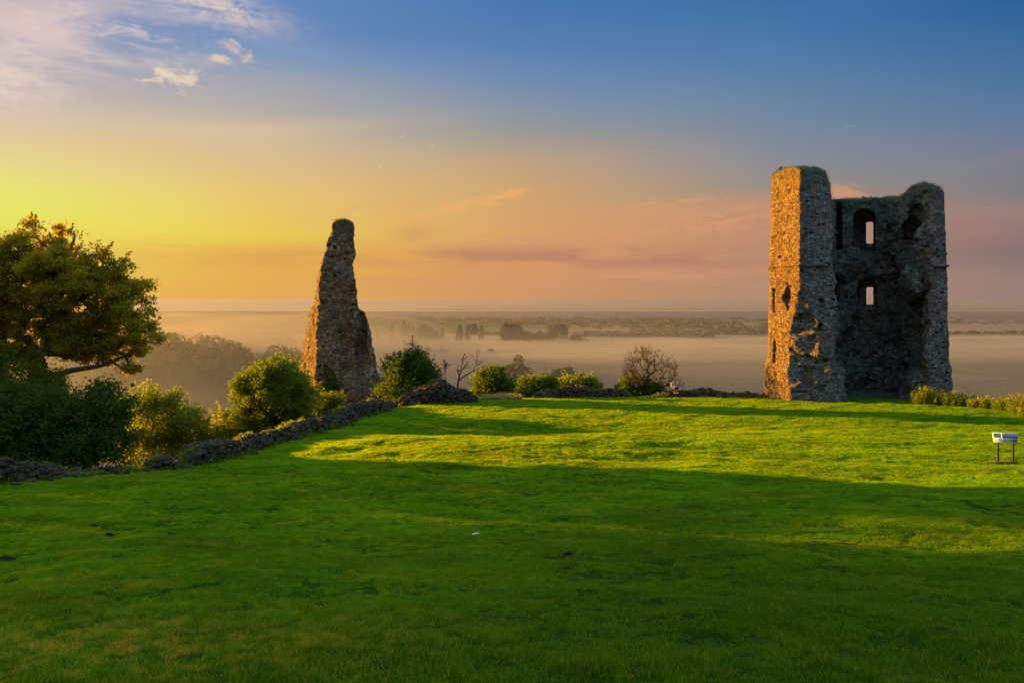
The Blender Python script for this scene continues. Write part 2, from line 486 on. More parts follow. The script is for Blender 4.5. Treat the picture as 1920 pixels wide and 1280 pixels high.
# marsh beyond the town: dark purple-brown
col = t.mix(t.rng(sp.outputs[1], 1150, 1500), col, (0.055, 0.04, 0.04, 1))
b = t.n('ShaderNodeBsdfPrincipled'); t.l(col, b.inputs['Base Color']); b.inputs['Roughness'].default_value = 0.95
b.inputs['Specular IOR Level'].default_value = 0.1
o = t.n('ShaderNodeOutputMaterial'); t.l(b.outputs[0], o.inputs[0])
M['valley'] = m

# lawn mesh (near sheet), and one sheet of land out to the horizon
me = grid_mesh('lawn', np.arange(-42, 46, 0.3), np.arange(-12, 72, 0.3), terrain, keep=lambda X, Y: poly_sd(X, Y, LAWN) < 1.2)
tag(add('lawn', me, M['lawn']), kind='structure')

def nonuni(lim, step0, grow):
    v, s = [0.0], step0
    while v[-1] < lim:
        v.append(v[-1] + s); s = min(s * grow, lim / 3)
    return np.array(v)
xa = nonuni(60000, 1.5, 1.045)
xs = np.concatenate([-xa[::-1][:-1], xa])
ys = np.concatenate([np.arange(-150, 0, 10.0), nonuni(70000, 1.5, 1.02)])
def ground_z(X, Y):
    Z = terrain(X, Y)
    d = poly_sd(X, Y, LAWN)
    return Z - 0.35 * sstep(0.8, -1.5, d) + fbm(X, Y, 0, 3.0, 3, 21) * 0.25 * sstep(2.0, 8.0, d) * (Y < 400)
tag(add('ground', grid_mesh('ground', xs, ys, ground_z), M['valley']), kind='structure')

# ------------------------------------------------------------------ water of the estuary, and far land strips
m, nt = new_mat('water'); t = NT(nt)
pos = t.n('ShaderNodeNewGeometry').outputs['Position']
b = t.n('ShaderNodeBsdfPrincipled'); b.inputs['Base Color'].default_value = (0.05, 0.05, 0.05, 1)
b.inputs['Roughness'].default_value = 0.0
b.inputs['Specular IOR Level'].default_value = 0.35
bp = t.n('ShaderNodeBump'); bp.inputs['Strength'].default_value = 0.004; bp.inputs['Distance'].default_value = 0.3
t.nt.nodes.remove(bp)
t.l(t.mix(t.noise(pos, 0.002, 3), (0.04, 0.04, 0.045, 1), (0.06, 0.055, 0.05, 1)), b.inputs['Base Color'])
o = t.n('ShaderNodeOutputMaterial'); t.l(b.outputs[0], o.inputs[0])
M['water'] = m
def Yf(py): return 49.0 * F / (py - 560.0)      # distance of the valley floor at a photo row
def strip_mesh(name, px0, px1, f0, f1, z, n=80):
    """water or land sheet bounded by near line f0(px) and far line f1(px), given as photo rows"""
    P = np.linspace(px0, px1, n)
    near = np.array([Yf(f0(p)) for p in P]); far = np.array([Yf(f1(p)) for p in P])
    V = np.concatenate([np.stack([(P - 960) / F * near, near, 0 * P + z], 1), np.stack([(P - 960) / F * far, far, 0 * P + z], 1)])
    i = np.arange(n - 1)
    Q = np.stack([i, i + 1, i + 1 + n, i + n], 1)
    return raw_mesh(name, V, Q)
# estuary: a wide sheet and a creek in front of the marsh
tag(add('water', strip_mesh('water', -2500, 4500, lambda p: 583.6 + 0.3 * math.sin(p / 90), lambda p: 560.9, -48.7), M['water']), kind='structure')
tag(add('creek_water', strip_mesh('creek_water', -1500, 760, lambda p: 606.5 + 1.0 * math.sin(p / 60), lambda p: 602.5 + 0.006 * max(0, p - 200), -48.6), M['water']), kind='structure')
m = plain_mat('mud_flat', (0.06, 0.045, 0.045), 0.9, 0.002, 0.3)
tag(add('mud_flat', strip_mesh('mud_flat', 780, 4500, lambda p: 580.2 + 0.2 * math.sin(p / 40), lambda p: 578.4 - min(0.8, (p - 780) / 1200), -48.3), m), kind='structure')
tag(add('far_shore', strip_mesh('far_shore', 840, 4500, lambda p: 574.6 + 0.2 * math.sin(p / 70), lambda p: 573.2, -48.0), m), kind='structure')
tag(add('far_land', strip_mesh('far_land', -2500, 4500, lambda p: 568.4 + 0.5 * math.sin(p / 170), lambda p: 566.4, -47.5), m), kind='structure')

# ------------------------------------------------------------------ tower
def tower():
    h = 0.095
    X, Y, Z = grid((19.0, 58.4, -9.4), (36.0, 72.2, 10.8), h)
    X2, Y2 = X[:, :, 0], Y[:, :, 0]
    outer = [(21.7, 60), (20.72, 63.4), (22.0, 67.6), (26.0, 70.0), (31.3, 70.3), (34.7, 67.2), (34.3, 63.5), (33.15, 61.0), (31.9, 60.9), (31.9, 63.0), (24.1, 63.0), (24.1, 60.0)]
    hull = [(21.7, 60), (20.72, 63.4), (22.0, 67.6), (26.0, 70.0), (31.3, 70.3), (34.7, 67.2), (34.3, 63.5), (33.15, 61.0), (31.9, 60.95), (24.1, 60.0)]
    inner = [(24.1, 57), (24.1, 60.0), (26.7, 66.4), (31.9, 66.4), (31.75, 61.0), (31.7, 57)]
    do = poly_sd(X2, Y2, hull)[:, :, None].astype(np.float32)
    di = poly_sd(X2, Y2, inner)[:, :, None].astype(np.float32)
    k = np.interp((960 + 1493 * X2 / Y2), [1430, 1452, 1462, 1480, 1500, 1530, 1546, 1553, 1556, 1559, 1600, 1640, 1688, 1698, 1712, 1735, 1760, 1766, 1800],
                  [.1500, .1560, .1605, .1630, .1645, .1636, .1580, .148, .140, .1225, .1246, .126, .1286, .134, .140, .1437, .1407, .137, .13])
    top = (k * np.minimum(Y2, 69))[:, :, None].astype(np.float32)
    top = top + 0.15 * noise3(X, Y, 0, 0.8, 31)[:, :, :1]
    bat = 0.022 * (8 - Z) + 0.16 * sstep(-4.9, -5.3, Z)
    n1 = fbm(X, Y, Z, 1.6, 3, 41)
    n2 = noise3(X, Y, Z * 1.6, 0.42, 47)
    # rows of stones: each stone sits a little proud or shy
    row = np.floor(Z / 0.28)
    st = _hash(np.floor((X + Y * 0.6) / 0.42 + row * 0.37).astype(np.int64), np.floor((Y - X * .3) / 0.6).astype(np.int64), (row + 0 * X).astype(np.int64) + 50, 3)
    G = do - bat + 0.035 * st + 0.035 * n2 + 0.05 * n1
    lower_in = 0.5 * sstep(2.4, 1.0, Z) + 0.25 * sstep(-2, -6, Z)
    ing = di - 0.05 + (0.30 + 0.22 * sstep(2.5, 0.5, Z)) * n1 + 0.15 * n2 - lower_in * sstep(-0.3, 0.6, Y - 61.5)
    G = np.maximum(G, -ing)
    G = np.maximum(G, Z - top)
    # niches and slits in the back wall
    dd = X * .41 + Y * .912; ll = X * .912 - Y * .41
    rough = 0.05 * n2
    def arch(l0, l1, z0, z1, d0, d1):
        c = (l0 + l1) / 2; r = (l1 - l0) / 2
        zc = z1 - r * 0.8
        body = np.maximum(np.abs(ll - c) - r, np.maximum(z0 - Z, Z - zc))
        hd = np.where(Z > zc, np.sqrt((ll - c) ** 2 + ((Z - zc) / 0.8) ** 2) - r, body)
        return np.maximum(np.maximum(np.minimum(body, hd), d0 - dd), dd - d1) + rough
    def box(l0, l1, z0, z1, d0, d1):
        return np.maximum(np.maximum(np.abs(ll - (l0 + l1) / 2) - (l1 - l0) / 2, np.abs(Z - (z0 + z1) / 2) - (z1 - z0) / 2), np.maximum(d0 - dd, dd - d1)) + rough * 0.6
    cuts = [arch(-1.28, 0.42, 4.3, 7.5, 70, 74.9), arch(-0.75, 0.42, 4.0, 7.1, 70, 75.4), box(-0.32, 0.27, 4.75, 6.75, 70, 82),
            arch(-1.0, 0.50, -1.3, 1.75, 70, 74.7), box(-0.30, 0.27, -0.52, 1.03, 70, 82),
            ell(X, Y, Z, (32.3, 64.3, 5.2), (0.95, 1.3, 1.7)) + 0.25 * n1, ell(X, Y, Z, (32.0, 63.2, 6.2), (0.5, 1.0, 1.2)) + 0.2 * n1,
            ell(X, Y, Z, (32.4, 63.9, -2.0), (1.1, 1.6, 2.6)) + 0.3 * n1,
            np.maximum(np.abs(ll + 2.35) - 0.22, np.maximum(np.abs(Z - 6.0) - 1.9, np.abs(dd - 72.6) - 1.1)),
            np.maximum(np.abs(ll - 1.35) - 0.3, np.maximum(np.abs(Z + 5.6) - 1.9, np.abs(dd - 73.2) - 1.3)) + 0.15 * n1,
            np.maximum(np.abs(ll - 2.2) - 0.33, np.maximum(np.abs(Z + 4.6) - 3.0, np.abs(dd - 72.6) - 1.6)) + 0.15 * n1,
            ell(X, Y, Z, (28.0, 66.9, -4.0), (1.1, 1.0, 0.7)) + 0.35 * n1, ell(X, Y, Z, (29.9, 66.9, -2.6), (0.5, 1.0, 1.5)) + 0.35 * n1,
            ell(X, Y, Z, (27.2, 66.6, 0.6), (0.45, 0.9, 1.6)) + 0.3 * n1, ell(X, Y, Z, (29.1, 66.9, -1.9), (1.3, 0.8, 0.5)) + 0.35 * n1,
            ell(X, Y, Z, (32.3, 65.5, 1.0), (0.7, 1.2, 0.8)) + 0.35 * n1,
            # vaulted springing marks and putlog holes
            np.maximum(np.sqrt((ll + 1.2) ** 2 + (Z + 3.0) ** 2) - 0.8, np.abs(dd - 72.9) - 0.7) + 0.2 * n1,
            # small holes in the front and left faces
            ell(X, Y, Z, (23.25, 60, -0.15), (0.2, 0.5, 0.17)), ell(X, Y, Z, (23.2, 60, -2.0), (0.18, 0.5, 0.2)),
            ell(X, Y, Z, (22.6, 60, -6.3), (0.22, 0.4, 0.2)), ell(X, Y, Z, (23.6, 60, -4.6), (0.15, 0.4, 0.15)),
            # tall slots in the lit face
            np.maximum(np.maximum(np.abs(Y - 62.9) - 0.16, X - 21.15), np.abs(Z + 0.15) - 0.95), 
            np.maximum(np.maximum(np.abs(Y - 62.75) - 0.14, X - 21.0), np.abs(Z + 4.1) - 0.95)]
    for y_, z_ in ((61.2, 5.0), (61.9, 5.1), (60.8, 6.9), (62.3, 3.3), (60.9, 0.9), (61.4, 1.2), (62.2, 7.4), (61.2, 8.2)):
        cuts.append(ell(X, Y, Z, (21.3 - (y_ - 60) * 0.2, y_, z_), (0.45, 0.14, 0.14)))
    for c in cuts: G = np.maximum(G, -c)
    # facing fallen away at the lower left corner
    dpt = 0.95 * sstep(1.2, -3.4, Z) * (1 - 0.3 * sstep(-5.5, -7.5, Z)) - 0.12
    cham = (-(X - 21.7 - 0.022 * Z) * 0.42 - (Y - 60) * 0.91) + dpt * 0.9 - 0.15
    G = np.maximum(G, np.where(Z < 1.6, cham + 0.38 * n1 + 0.16 * n2, -9))
    spall = ell(X, Y, Z, (21.2, 61.2, 0.6), (0.55, 0.45, 1.3)) + 0.3 * n1
    G = np.maximum(G, -spall)
    # rubble left standing: ledge, haunch, buttress at the foot
    adds = [ell(X, Y, Z, (31.6, 62.9, 1.2), (0.9, 1.1, 1.5)) + 0.5 * n1 + 0.1 * n2,
            ell(X, Y, Z, (24.6, 61.4, -7.6), (1.2, 1.6, 3.2)) + 0.3 * n1 + 0.1 * n2,
            ell(X, Y, Z, (24.2, 60.8, -2.5), (0.5, 0.9, 3.6)) + 0.3 * n1 + 0.1 * n2,
            ell(X, Y, Z, (31.6, 61.9, -7.3), (1.1, 1.2, 2.2)) + 0.3 * n1 + 0.1 * n2,
            ell(X, Y, Z, (28.8, 64.8, -8.4), (3.6, 2.2, 0.9)) + 0.2 * n1]
    for a in adds: G = smin(G, a, 0.25)
    # jagged crown
    G = np.maximum(G, Z - top - 0.0)
    G[0, :, :] = 1; G[-1, :, :] = 1; G[:, 0, :] = 1; G[:, -1, :] = 1; G[:, :, 0] = 1; G[:, :, -1] = 1
    V, Q = surface_nets(G, (19.0, 58.4, -9.4), h)
    root = empty('castle_tower', (27.5, 60, -7.9))
    tag(root, 'tall hollow ruined castle tower with a sunlit orange side and two window slits', 'tower ruin')
    me = raw_mesh('tower_wall', V - np.array([27.5, 60, -7.9]), Q, smooth=True)
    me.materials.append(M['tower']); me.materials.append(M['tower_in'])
    C = V[Q].mean(1)
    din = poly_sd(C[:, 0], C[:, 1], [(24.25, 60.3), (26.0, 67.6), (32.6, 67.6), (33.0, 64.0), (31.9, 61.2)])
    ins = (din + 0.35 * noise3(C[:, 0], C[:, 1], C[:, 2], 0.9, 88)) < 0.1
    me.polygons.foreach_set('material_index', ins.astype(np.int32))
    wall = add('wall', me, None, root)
    # string course
    sc_ = np.maximum(np.abs(do - bat - 0.02) - 0.19, np.abs(Z - 2.53 - 0.03 * n1) - 0.10) + 0.05 * np.abs(n2)
    sc_ = np.maximum(sc_, -(di - 0.35)); sc_ = np.maximum(sc_, (X - 21.9) * (Y - 60.6 < 0) * (X < 25) * (noise3(X, Y, Z, 0.7, 5) > 0.1) * 0.0 + sc_)
    zz = (Z[0, 0] > 2.0) & (Z[0, 0] < 3.1)
    V, Q = surface_nets(sc_[:, :, zz], (19.0, 58.4, float(Z[0, 0][zz][0])), h)
    add('string_course', raw_mesh('string_course', V - np.array([27.5, 60, -7.9]), Q, smooth=True), M['tower'], root)
    # putlog beam poking out of the right side
    bx = box_mesh('beam', (0.42, 0.16, 0.16))
    add('beam', bx, M['dead_wood'], root, (33.75 - 27.5, 62.2 - 60, 3.5 + 7.9))
    # moss and ferns along the broken crown
    up = np.argwhere((G[:, :, :-1] < 0) & (G[:, :, 1:] >= 0))
    zt = float(Z[0, 0, 0]) + up[:, 2] * h
    up = up[(zt > 7.3) | ((zt > 1.9) & (zt < 3.0) & (up[:, 0] * h + 19 > 30.2))]
    sel = up[rng.choice(len(up), min(len(up), 1700), replace=False)]
    P = sel * h + np.array([19.0, 58.4, -9.4]) - np.array([27.5, 60, -7.9]) + np.array([0, 0, 0.06])
    Vl, Ql, tn = leaves(np.repeat(P, 4, 0) + rng.normal(0, 0.08, (len(P) * 4, 3)), 0.11, 0.05, up=0.6)
    add('moss', raw_mesh('tower_moss', Vl, Ql, tint=tn), M['moss'], root)
    return root

def box_mesh(name, s, bevel=0.0):
    x, y, z = (q / 2 for q in s)
    V = np.array([(i, j, k) for i in (-x, x) for j in (-y, y) for k in (-z, z)])
    Q = [(0, 1, 3, 2), (4, 6, 7, 5), (0, 4, 5, 1), (2, 3, 7, 6), (0, 2, 6, 4), (1, 5, 7, 3)]
    return raw_mesh(name, V, np.array(Q))

def leaves(C, L, W, up=0.0, dirs=None, rg=None):
    """one rhombic leaf per centre"""
    rg = rg or rng
    n = len(C)
    D = rg.normal(size=(n, 3)); D[:, 2] += up
    if dirs is not None: D = D * 0.6 + dirs
    D /= np.linalg.norm(D, axis=1)[:, None]
    R = rg.normal(size=(n, 3))
    S = np.cross(D, R); S /= np.linalg.norm(S, axis=1)[:, None]
    l = (L * rg.uniform(0.65, 1.3, n))[:, None]; w = (W * rg.uniform(0.7, 1.3, n))[:, None]
    V = np.empty((n, 4, 3))
    V[:, 0] = C - D * l * 0.5; V[:, 1] = C + S * w * 0.5 ; V[:, 2] = C + D * l * 0.5; V[:, 3] = C - S * w * 0.5
    Q = np.arange(n * 4).reshape(n, 4)
    return V.reshape(-1, 3), Q, rg.uniform(0, 1, n)

def frustums(P0, P1, r0, r1, sides=6):
    P0, P1 = np.asarray(P0, float), np.asarray(P1, float)
    D = P1 - P0; L = np.linalg.norm(D, axis=1); ok = L > 1e-5
    P0, P1, D = P0[ok], P1[ok], D[ok]; r0, r1 = np.asarray(r0)[ok], np.asarray(r1)[ok]
    D /= np.linalg.norm(D, axis=1)[:, None]
    ref = np.where(np.abs(D[:, 2:3]) > 0.9, np.array([[1.0, 0, 0]]), np.array([[0, 0, 1.0]]))
    A = np.cross(D, ref); A /= np.linalg.norm(A, axis=1)[:, None]
    B = np.cross(D, A)
    n = len(P0)
    V = np.empty((n, 2 * sides, 3))
    for k in range(sides):
        a = 2 * math.pi * k / sides
        o = A * math.cos(a) + B * math.sin(a)
        V[:, k] = P0 + o * r0[:, None] - D * (r0[:, None] * 0.15)
        V[:, k + sides] = P1 + o * r1[:, None] + D * (r1[:, None] * 0.15)
    base = (np.arange(n) * 2 * sides)[:, None]
    Q = []
    for k in range(sides):
        k2 = (k + 1) % sides
        Q.append(base + np.array([[k, k2, k2 + sides, k + sides]]))
    return V.reshape(-1, 3), np.concatenate(Q)

def pillar():
    h = 0.095
    lo, hi = (-20.5, 61.4, -11.0), (-8.6, 69.2, 7.2)
    X, Y, Z = grid(lo, hi, h)
    z1 = Z[0, 0]
    def row(tab, Y0):
        zz = [(560 - p[1]) / F * Y0 for p in tab][::-1]; xx = [(p[0] - 960) / F * Y0 for p in tab][::-1]
        return np.interp(z1, zz, xx)[None, None, :].astype(np.float32)
    Y0 = 63.0
    xr = row([(655, 408), (662, 418), (663, 450), (667, 475), (661, 492), (664, 530), (671, 548), (673, 578), (683, 586), (691, 612), (698, 640), (701, 662), (706, 690), (719, 718), (736, 752), (738, 800)], Y0 + .5)
    xc = row([(626, 408), (622, 420), (612, 455), (603, 500), (595, 545), (592, 600), (592, 760), (592, 800)], Y0)
    xl = row([(626, 408), (621, 420), (609, 460), (592, 540), (591, 545), (577, 610), (562, 690), (560, 730), (558, 800)], Y0 + 3.0)
    yf = Y0 + np.clip((Z + 8.5) * 0.035, 0, 1)
    # left face: line from (xc, yf) to (xl, yf+3)
    dx = xl - xc; L = np.sqrt(dx ** 2 + 9)
    dl = ((X - xc) * (-3.0) / L + (Y - yf) * (dx) / L)     # outward normal (-3, dx)/L
    dr = (X - xr) * 0.98 + (Y - yf) * 0.21
    df = yf - Y
    db = Y - (yf + 3.0 + 0.4)
    G = np.maximum(np.maximum(dl, dr), np.maximum(df, db))
    n1 = fbm(X, Y, Z, 1.5, 3, 141); n2 = noise3(X, Y, Z * 1.6, 0.4, 147)
    row_ = np.floor(Z / 0.26)
    st = _hash(np.floor((X + Y * 0.6) / 0.4 + row_ * 0.37).astype(np.int64), np.floor((Y - X * .3) / 0.6).astype(np.int64), (row_ + 0 * X).astype(np.int64) + 50, 9)
    G = G + 0.06 * st + 0.07 * n2 + 0.17 * n1
    # crown
    G = np.maximum(G, Z - 6.32 + 0.35 * ((X + 13.6) / 0.8) ** 2 + 0.15 * n1)
    # groove up the middle of the lower half, recess on the right with a brick edge
    cuts = [ell(X, Y, Z, (-13.2, 62.7, -3.8), (0.8, 0.9, 3.6)) + 0.3 * n1,
            ell(X, Y, Z, (-12.0, 63.1, -3.2), (0.55, 1.0, 2.2)) + 0.2 * n1,
            ell(X, Y, Z, (-14.3, 62.7, -7.2), (0.8, 0.75, 1.5)) + 0.45 * n1,
            ell(X, Y, Z, (-12.9, 62.8, 3.6), (0.35, 0.5, 1.2)) + 0.25 * n1,
            ell(X, Y, Z, (-14.6, 62.9, 0.3), (0.6, 0.35, 1.4)) + 0.25 * n1]
    for c in cuts: G = np.maximum(G, -c)
    adds = [ell(X, Y, Z, (-12.6, 63.2, -8.0), (1.0, 1.0, 1.9)) + 0.3 * n1 + 0.1 * n2,
            ell(X, Y, Z, (-10.9, 63.7, -8.2), (1.2, 1.2, 1.6)) + 0.3 * n1 + 0.1 * n2]
    for a in adds: G = smin(G, a, 0.3)
    for s in (0, -1):
        G[s] = 1; G[:, s] = 1; G[:, :, s] = 1
    V, Q = surface_nets(G, lo, h)
    O = np.array([-13.8, 64, -8.6])
    root = empty('ruined_pillar', tuple(O))
    tag(root, 'tapering finger of ruined stone tower standing alone left of the centre', 'tower ruin')
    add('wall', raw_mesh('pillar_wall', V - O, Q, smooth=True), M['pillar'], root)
    ivy_c = []
    for c, r, n in (((-14.5, 63.1, -6.9), (0.9, 0.5, 1.2), 1300), ((-14.9, 62.9, -8.0), (0.7, 0.5, 0.6), 700), ((-13.7, 63.6, 6.3), (0.6, 0.6, 0.10), 60)):
        ivy_c.append(np.array(c) + rng.normal(0, 0.5, (n, 3)) * np.array(r))
    Vl, Ql, tn = leaves(np.concatenate(ivy_c) - O, 0.13, 0.09)
    add('ivy', raw_mesh('pillar_ivy', Vl, Ql, tint=tn), M['leaf_dark'], root)
    return root

tower(); pillar()

# ------------------------------------------------------------------ rubble walls
def rocks(C, R_, rg_):
    """angular stones: jittered octahedral blocks"""
    n = len(C)
    cube = np.array([(i, j, k) for i in (-1, 1) for j in (-1, 1) for k in (-1, 1)], float)
    Qc = np.array([(0, 1, 3, 2), (4, 6, 7, 5), (0, 4, 5, 1), (2, 3, 7, 6), (0, 2, 6, 4), (1, 5, 7, 3)])
    V = cube[None] * (1 + rg_.normal(0, 0.22, (n, 8, 3)))
    V *= np.stack([R_ * rg_.uniform(0.8, 1.5, n), R_ * rg_.uniform(0.7, 1.2, n), R_ * rg_.uniform(0.4, 0.8, n)], 1)[:, None, :]
    a = rg_.uniform(0, 2 * math.pi, n); b = rg_.normal(0, 0.35, n)
    ca, sa, cb, sb = np.cos(a)[:, None], np.sin(a)[:, None], np.cos(b)[:, None], np.sin(b)[:, None]
    x, y, z = V[..., 0], V[..., 1], V[..., 2]
    y, z = y * cb - z * sb, y * sb + z * cb
    x, y = x * ca - y * sa, x * sa + y * ca
    V = np.stack([x, y, z], 2) + C[:, None, :]
    return V.reshape(-1, 3), (Qc[None] + (np.arange(n) * 8)[:, None, None]).reshape(-1, 4)

def rubble_wall(name, label, path, mat, seed, group=None, foot=0.5):
    """path: list of (x, y, height, halfwidth)"""
    P = np.array(path, float)
    seg = np.hypot(np.diff(P[:, 0]), np.diff(P[:, 1])); s = np.concatenate([[0], np.cumsum(seg)])
    hmax = P[:, 2].max() + 0.5
    lo = (P[:, 0].min() - P[:, 3].max() - .6, P[:, 1].min() - P[:, 3].max() - .6)
    hi = (P[:, 0].max() + P[:, 3].max() + .6, P[:, 1].max() + P[:, 3].max() + .6)
    h = 0.07
    # height field over the wall's footprint: fine grid, cut to the footprint
    n = int(s[-1] / h) + 2; m_ = int(2 * (P[:, 3].max() + 0.35) / h)
    S = np.linspace(0, s[-1], n)
    cx, cy = np.interp(S, s, P[:, 0]), np.interp(S, s, P[:, 1])
    hh, ww = np.interp(S, s, P[:, 2]), np.interp(S, s, P[:, 3])
    tx, ty = np.gradient(cx), np.gradient(cy); L = np.hypot(tx, ty); tx, ty = tx / L, ty / L
    a = np.linspace(-math.pi * 0.5, math.pi * 0.5, m_)     # around the section
    A, SS = np.meshgrid(a, S, indexing='ij')
    sup = lambda v, p: np.sign(v) * np.abs(v) ** p
    off = sup(np.sin(A), 0.62) * ww[None, :]
    zz = sup(np.cos(A), 0.5)
    ends = np.minimum(1, np.minimum(SS, s[-1] - SS) / 0.5 + 0.02) ** 0.5
    off = off * ends
    X = cx[None, :] - ty[None, :] * off; Yv = cy[None, :] + tx[None, :] * off
    base = terrain(X, Yv) - foot
    hn = 0.78 * hh[None, :] * ends * (1 + 0.28 * noise3(SS, 0 * SS, 0, 1.1, seed) + 0.12 * noise3(SS, A, 0, 0.4, seed + 3))
    Zv = base + zz * (hn + foot)
    q = 0.10 * noise3(X, Yv, Zv, 0.45, seed + 5) + 0.07 * noise3(X, Yv, Zv * 1.5, 0.2, seed + 6) + 0.12 * noise3(X, Yv, Zv, 1.0, seed + 7)
    # push along the section normal
    nxs = np.sin(A); nz = np.cos(A)
    X = X - ty[None, :] * nxs * q; Yv = Yv + tx[None, :] * nxs * q; Zv = Zv + nz * q
    O = np.array([cx[n // 2], cy[n // 2], tz(cx[n // 2], cy[n // 2])])
    V = np.stack([X.ravel(), Yv.ravel(), Zv.ravel()], 1) - O
    i, j = np.meshgrid(np.arange(m_ - 1), np.arange(n - 1), indexing='ij')
    b0 = (i * n + j).ravel()
    Q = np.stack([b0, b0 + n, b0 + n + 1, b0 + 1], 1)
    # individual stones bedded in the face and on top, some fallen at the foot
    rg_ = np.random.default_rng(seed)
    ns = int(s[-1] * 100)
    t_ = rg_.uniform(0.02, 0.98, ns); aa = rg_.uniform(-1.5, 1.5, ns)
    jj = (t_ * (n - 1)).astype(int); ii = ((aa / math.pi + 0.5) * (m_ - 1)).astype(int)
    C = np.stack([X[ii, jj], Yv[ii, jj], Zv[ii, jj]], 1) - O
    fall = rg_.uniform(size=ns) < 0.10
    C[fall] += np.stack([rg_.normal(0, .25, fall.sum()), rg_.normal(-.25, .25, fall.sum()), 0 * C[fall][:, 2]], 1)
    C[fall, 2] = terrain(C[fall, 0] + O[0], C[fall, 1] + O[1]) - O[2] + 0.02
    Vs, Qs = rocks(C, rg_.uniform(0.05, 0.125, ns), rg_)
    tn_ = np.concatenate([rg_.uniform(0.0, 0.25, len(Q)), np.repeat(rg_.uniform(0.05, 1.0, ns) ** 1.6, 6)])
    me = raw_mesh(name, np.concatenate([V, Vs]), [Q, Qs + len(V)], tint=tn_)
    o = add(name, me, mat, loc=tuple(O))
    ng_ = int(s[-1] * 110)
    t_ = rg_.uniform(0.0, 1.0, ng_); jj = (t_ * (n - 1)).astype(int)
    side = rg_.choice([0, 1, 2], ng_, p=[.45, .25, .30])
    ii = np.where(side == 0, rg_.integers(1, max(2, m_ // 8), ng_), np.where(side == 1, m_ - 2, m_ // 2))
    C = np.stack([X[ii, jj], Yv[ii, jj], Zv[ii, jj]], 1)
    keep = (side > 0) | True
    C[side < 2, 2] = terrain(C[side < 2, 0], C[side < 2, 1]) + 0.04
    patch = noise3(C[:, 0], C[:, 1], 0, 1.3, seed + 9) > np.where(side == 2, -0.05, -0.5)
    C = np.repeat(C[patch] - O, 14, 0); C += rg_.normal(0, 0.07, C.shape)
    Vl, Ql, tn = leaves(C, 0.13, 0.03, up=1.4, rg=rg_)
    add('overgrowth', raw_mesh(name + '_overgrowth', Vl, Ql, tint=tn), M['weed'], o)
    tag(o, label, 'ruined wall', group)
    return o

def lawn_path(lst, back=0.5):
    """(px, py, height, halfwidth) along the lawn edge"""
    out = []
    for px, py, hgt, w in lst:
        x, y, z = on_lawn(px, py)
        out.append((x - back * 0.6, y + back, hgt, w))
    return out
G_WALL = 'ruined curtain wall footings round the lawn'
rubble_wall('ruined_wall', 'long low rubble wall running down the left lawn edge to the stone pillar',
            lawn_path([(342, 878, 0.5, 0.45), (375, 873, 0.78, 0.5), (450, 856, 0.62, 0.5), (520, 835, 0.66, 0.55), (590, 810, 0.72, 0.6), (660, 786, 0.8, 0.7), (712, 771, 0.7, 0.7), (745, 763, 0.35, 0.5)], 0.55), M['rubble'], 11, G_WALL)
rubble_wall('ruined_wall', 'short broken stump of rubble wall between the dark bush and the long wall',
            lawn_path([(272, 885, 0.35, 0.35), (300, 882, 0.62, 0.45), (334, 879, 0.6, 0.4)], 0.5), M['rubble'], 21, G_WALL)
rubble_wall('ruined_wall', 'low rubble wall under the dark bush at the far left edge',
            lawn_path([(-120, 925, 0.75, 0.5), (0, 906, 0.65, 0.5), (60, 899, 0.5, 0.5), (110, 895, 0.3, 0.4), (170, 892, 0.18, 0.4), (262, 885, 0.2, 0.35)], 0.4), M['rubble'], 31, G_WALL)
rubble_wall('rubble_mound', 'dark rounded mound of rubble beside the pillar below the dead branches',
            [(-8.6, 58.3, 0.9, 1.0), (-7.2, 58.6, 1.7, 1.2), (-5.6, 58.9, 2.0, 1.3), (-4.0, 59.3, 1.6, 1.2), (-2.6, 59.7, 0.5, 0.7)], M['rubble'], 41, G_WALL)
rubble_wall('ruined_wall', 'low dark rubble wall on the far lawn edge left of the leafless tree',
            [(1.7, 63.4, 0.3, 0.5), (3.0, 64.6, 0.75, 0.7), (5.5, 65.1, 0.95, 0.8), (8.0, 65.4, 0.9, 0.8), (9.8, 65.6, 0.3, 0.6)], M['rubble'], 51, G_WALL)
rubble_wall('ruined_wall', 'very low rubble wall between the seated person and the tall tower',
            [(11.6, 65.5, 0.2, 0.5), (13.2, 65.5, 0.42, 0.75), (16, 65.4, 0.6, 0.7), (18, 65.0, 0.42, 0.6), (19.8, 64.2, 0.2, 0.4), (21.2, 63.2, 0.25, 0.4)], M['rubble'], 61, G_WALL)

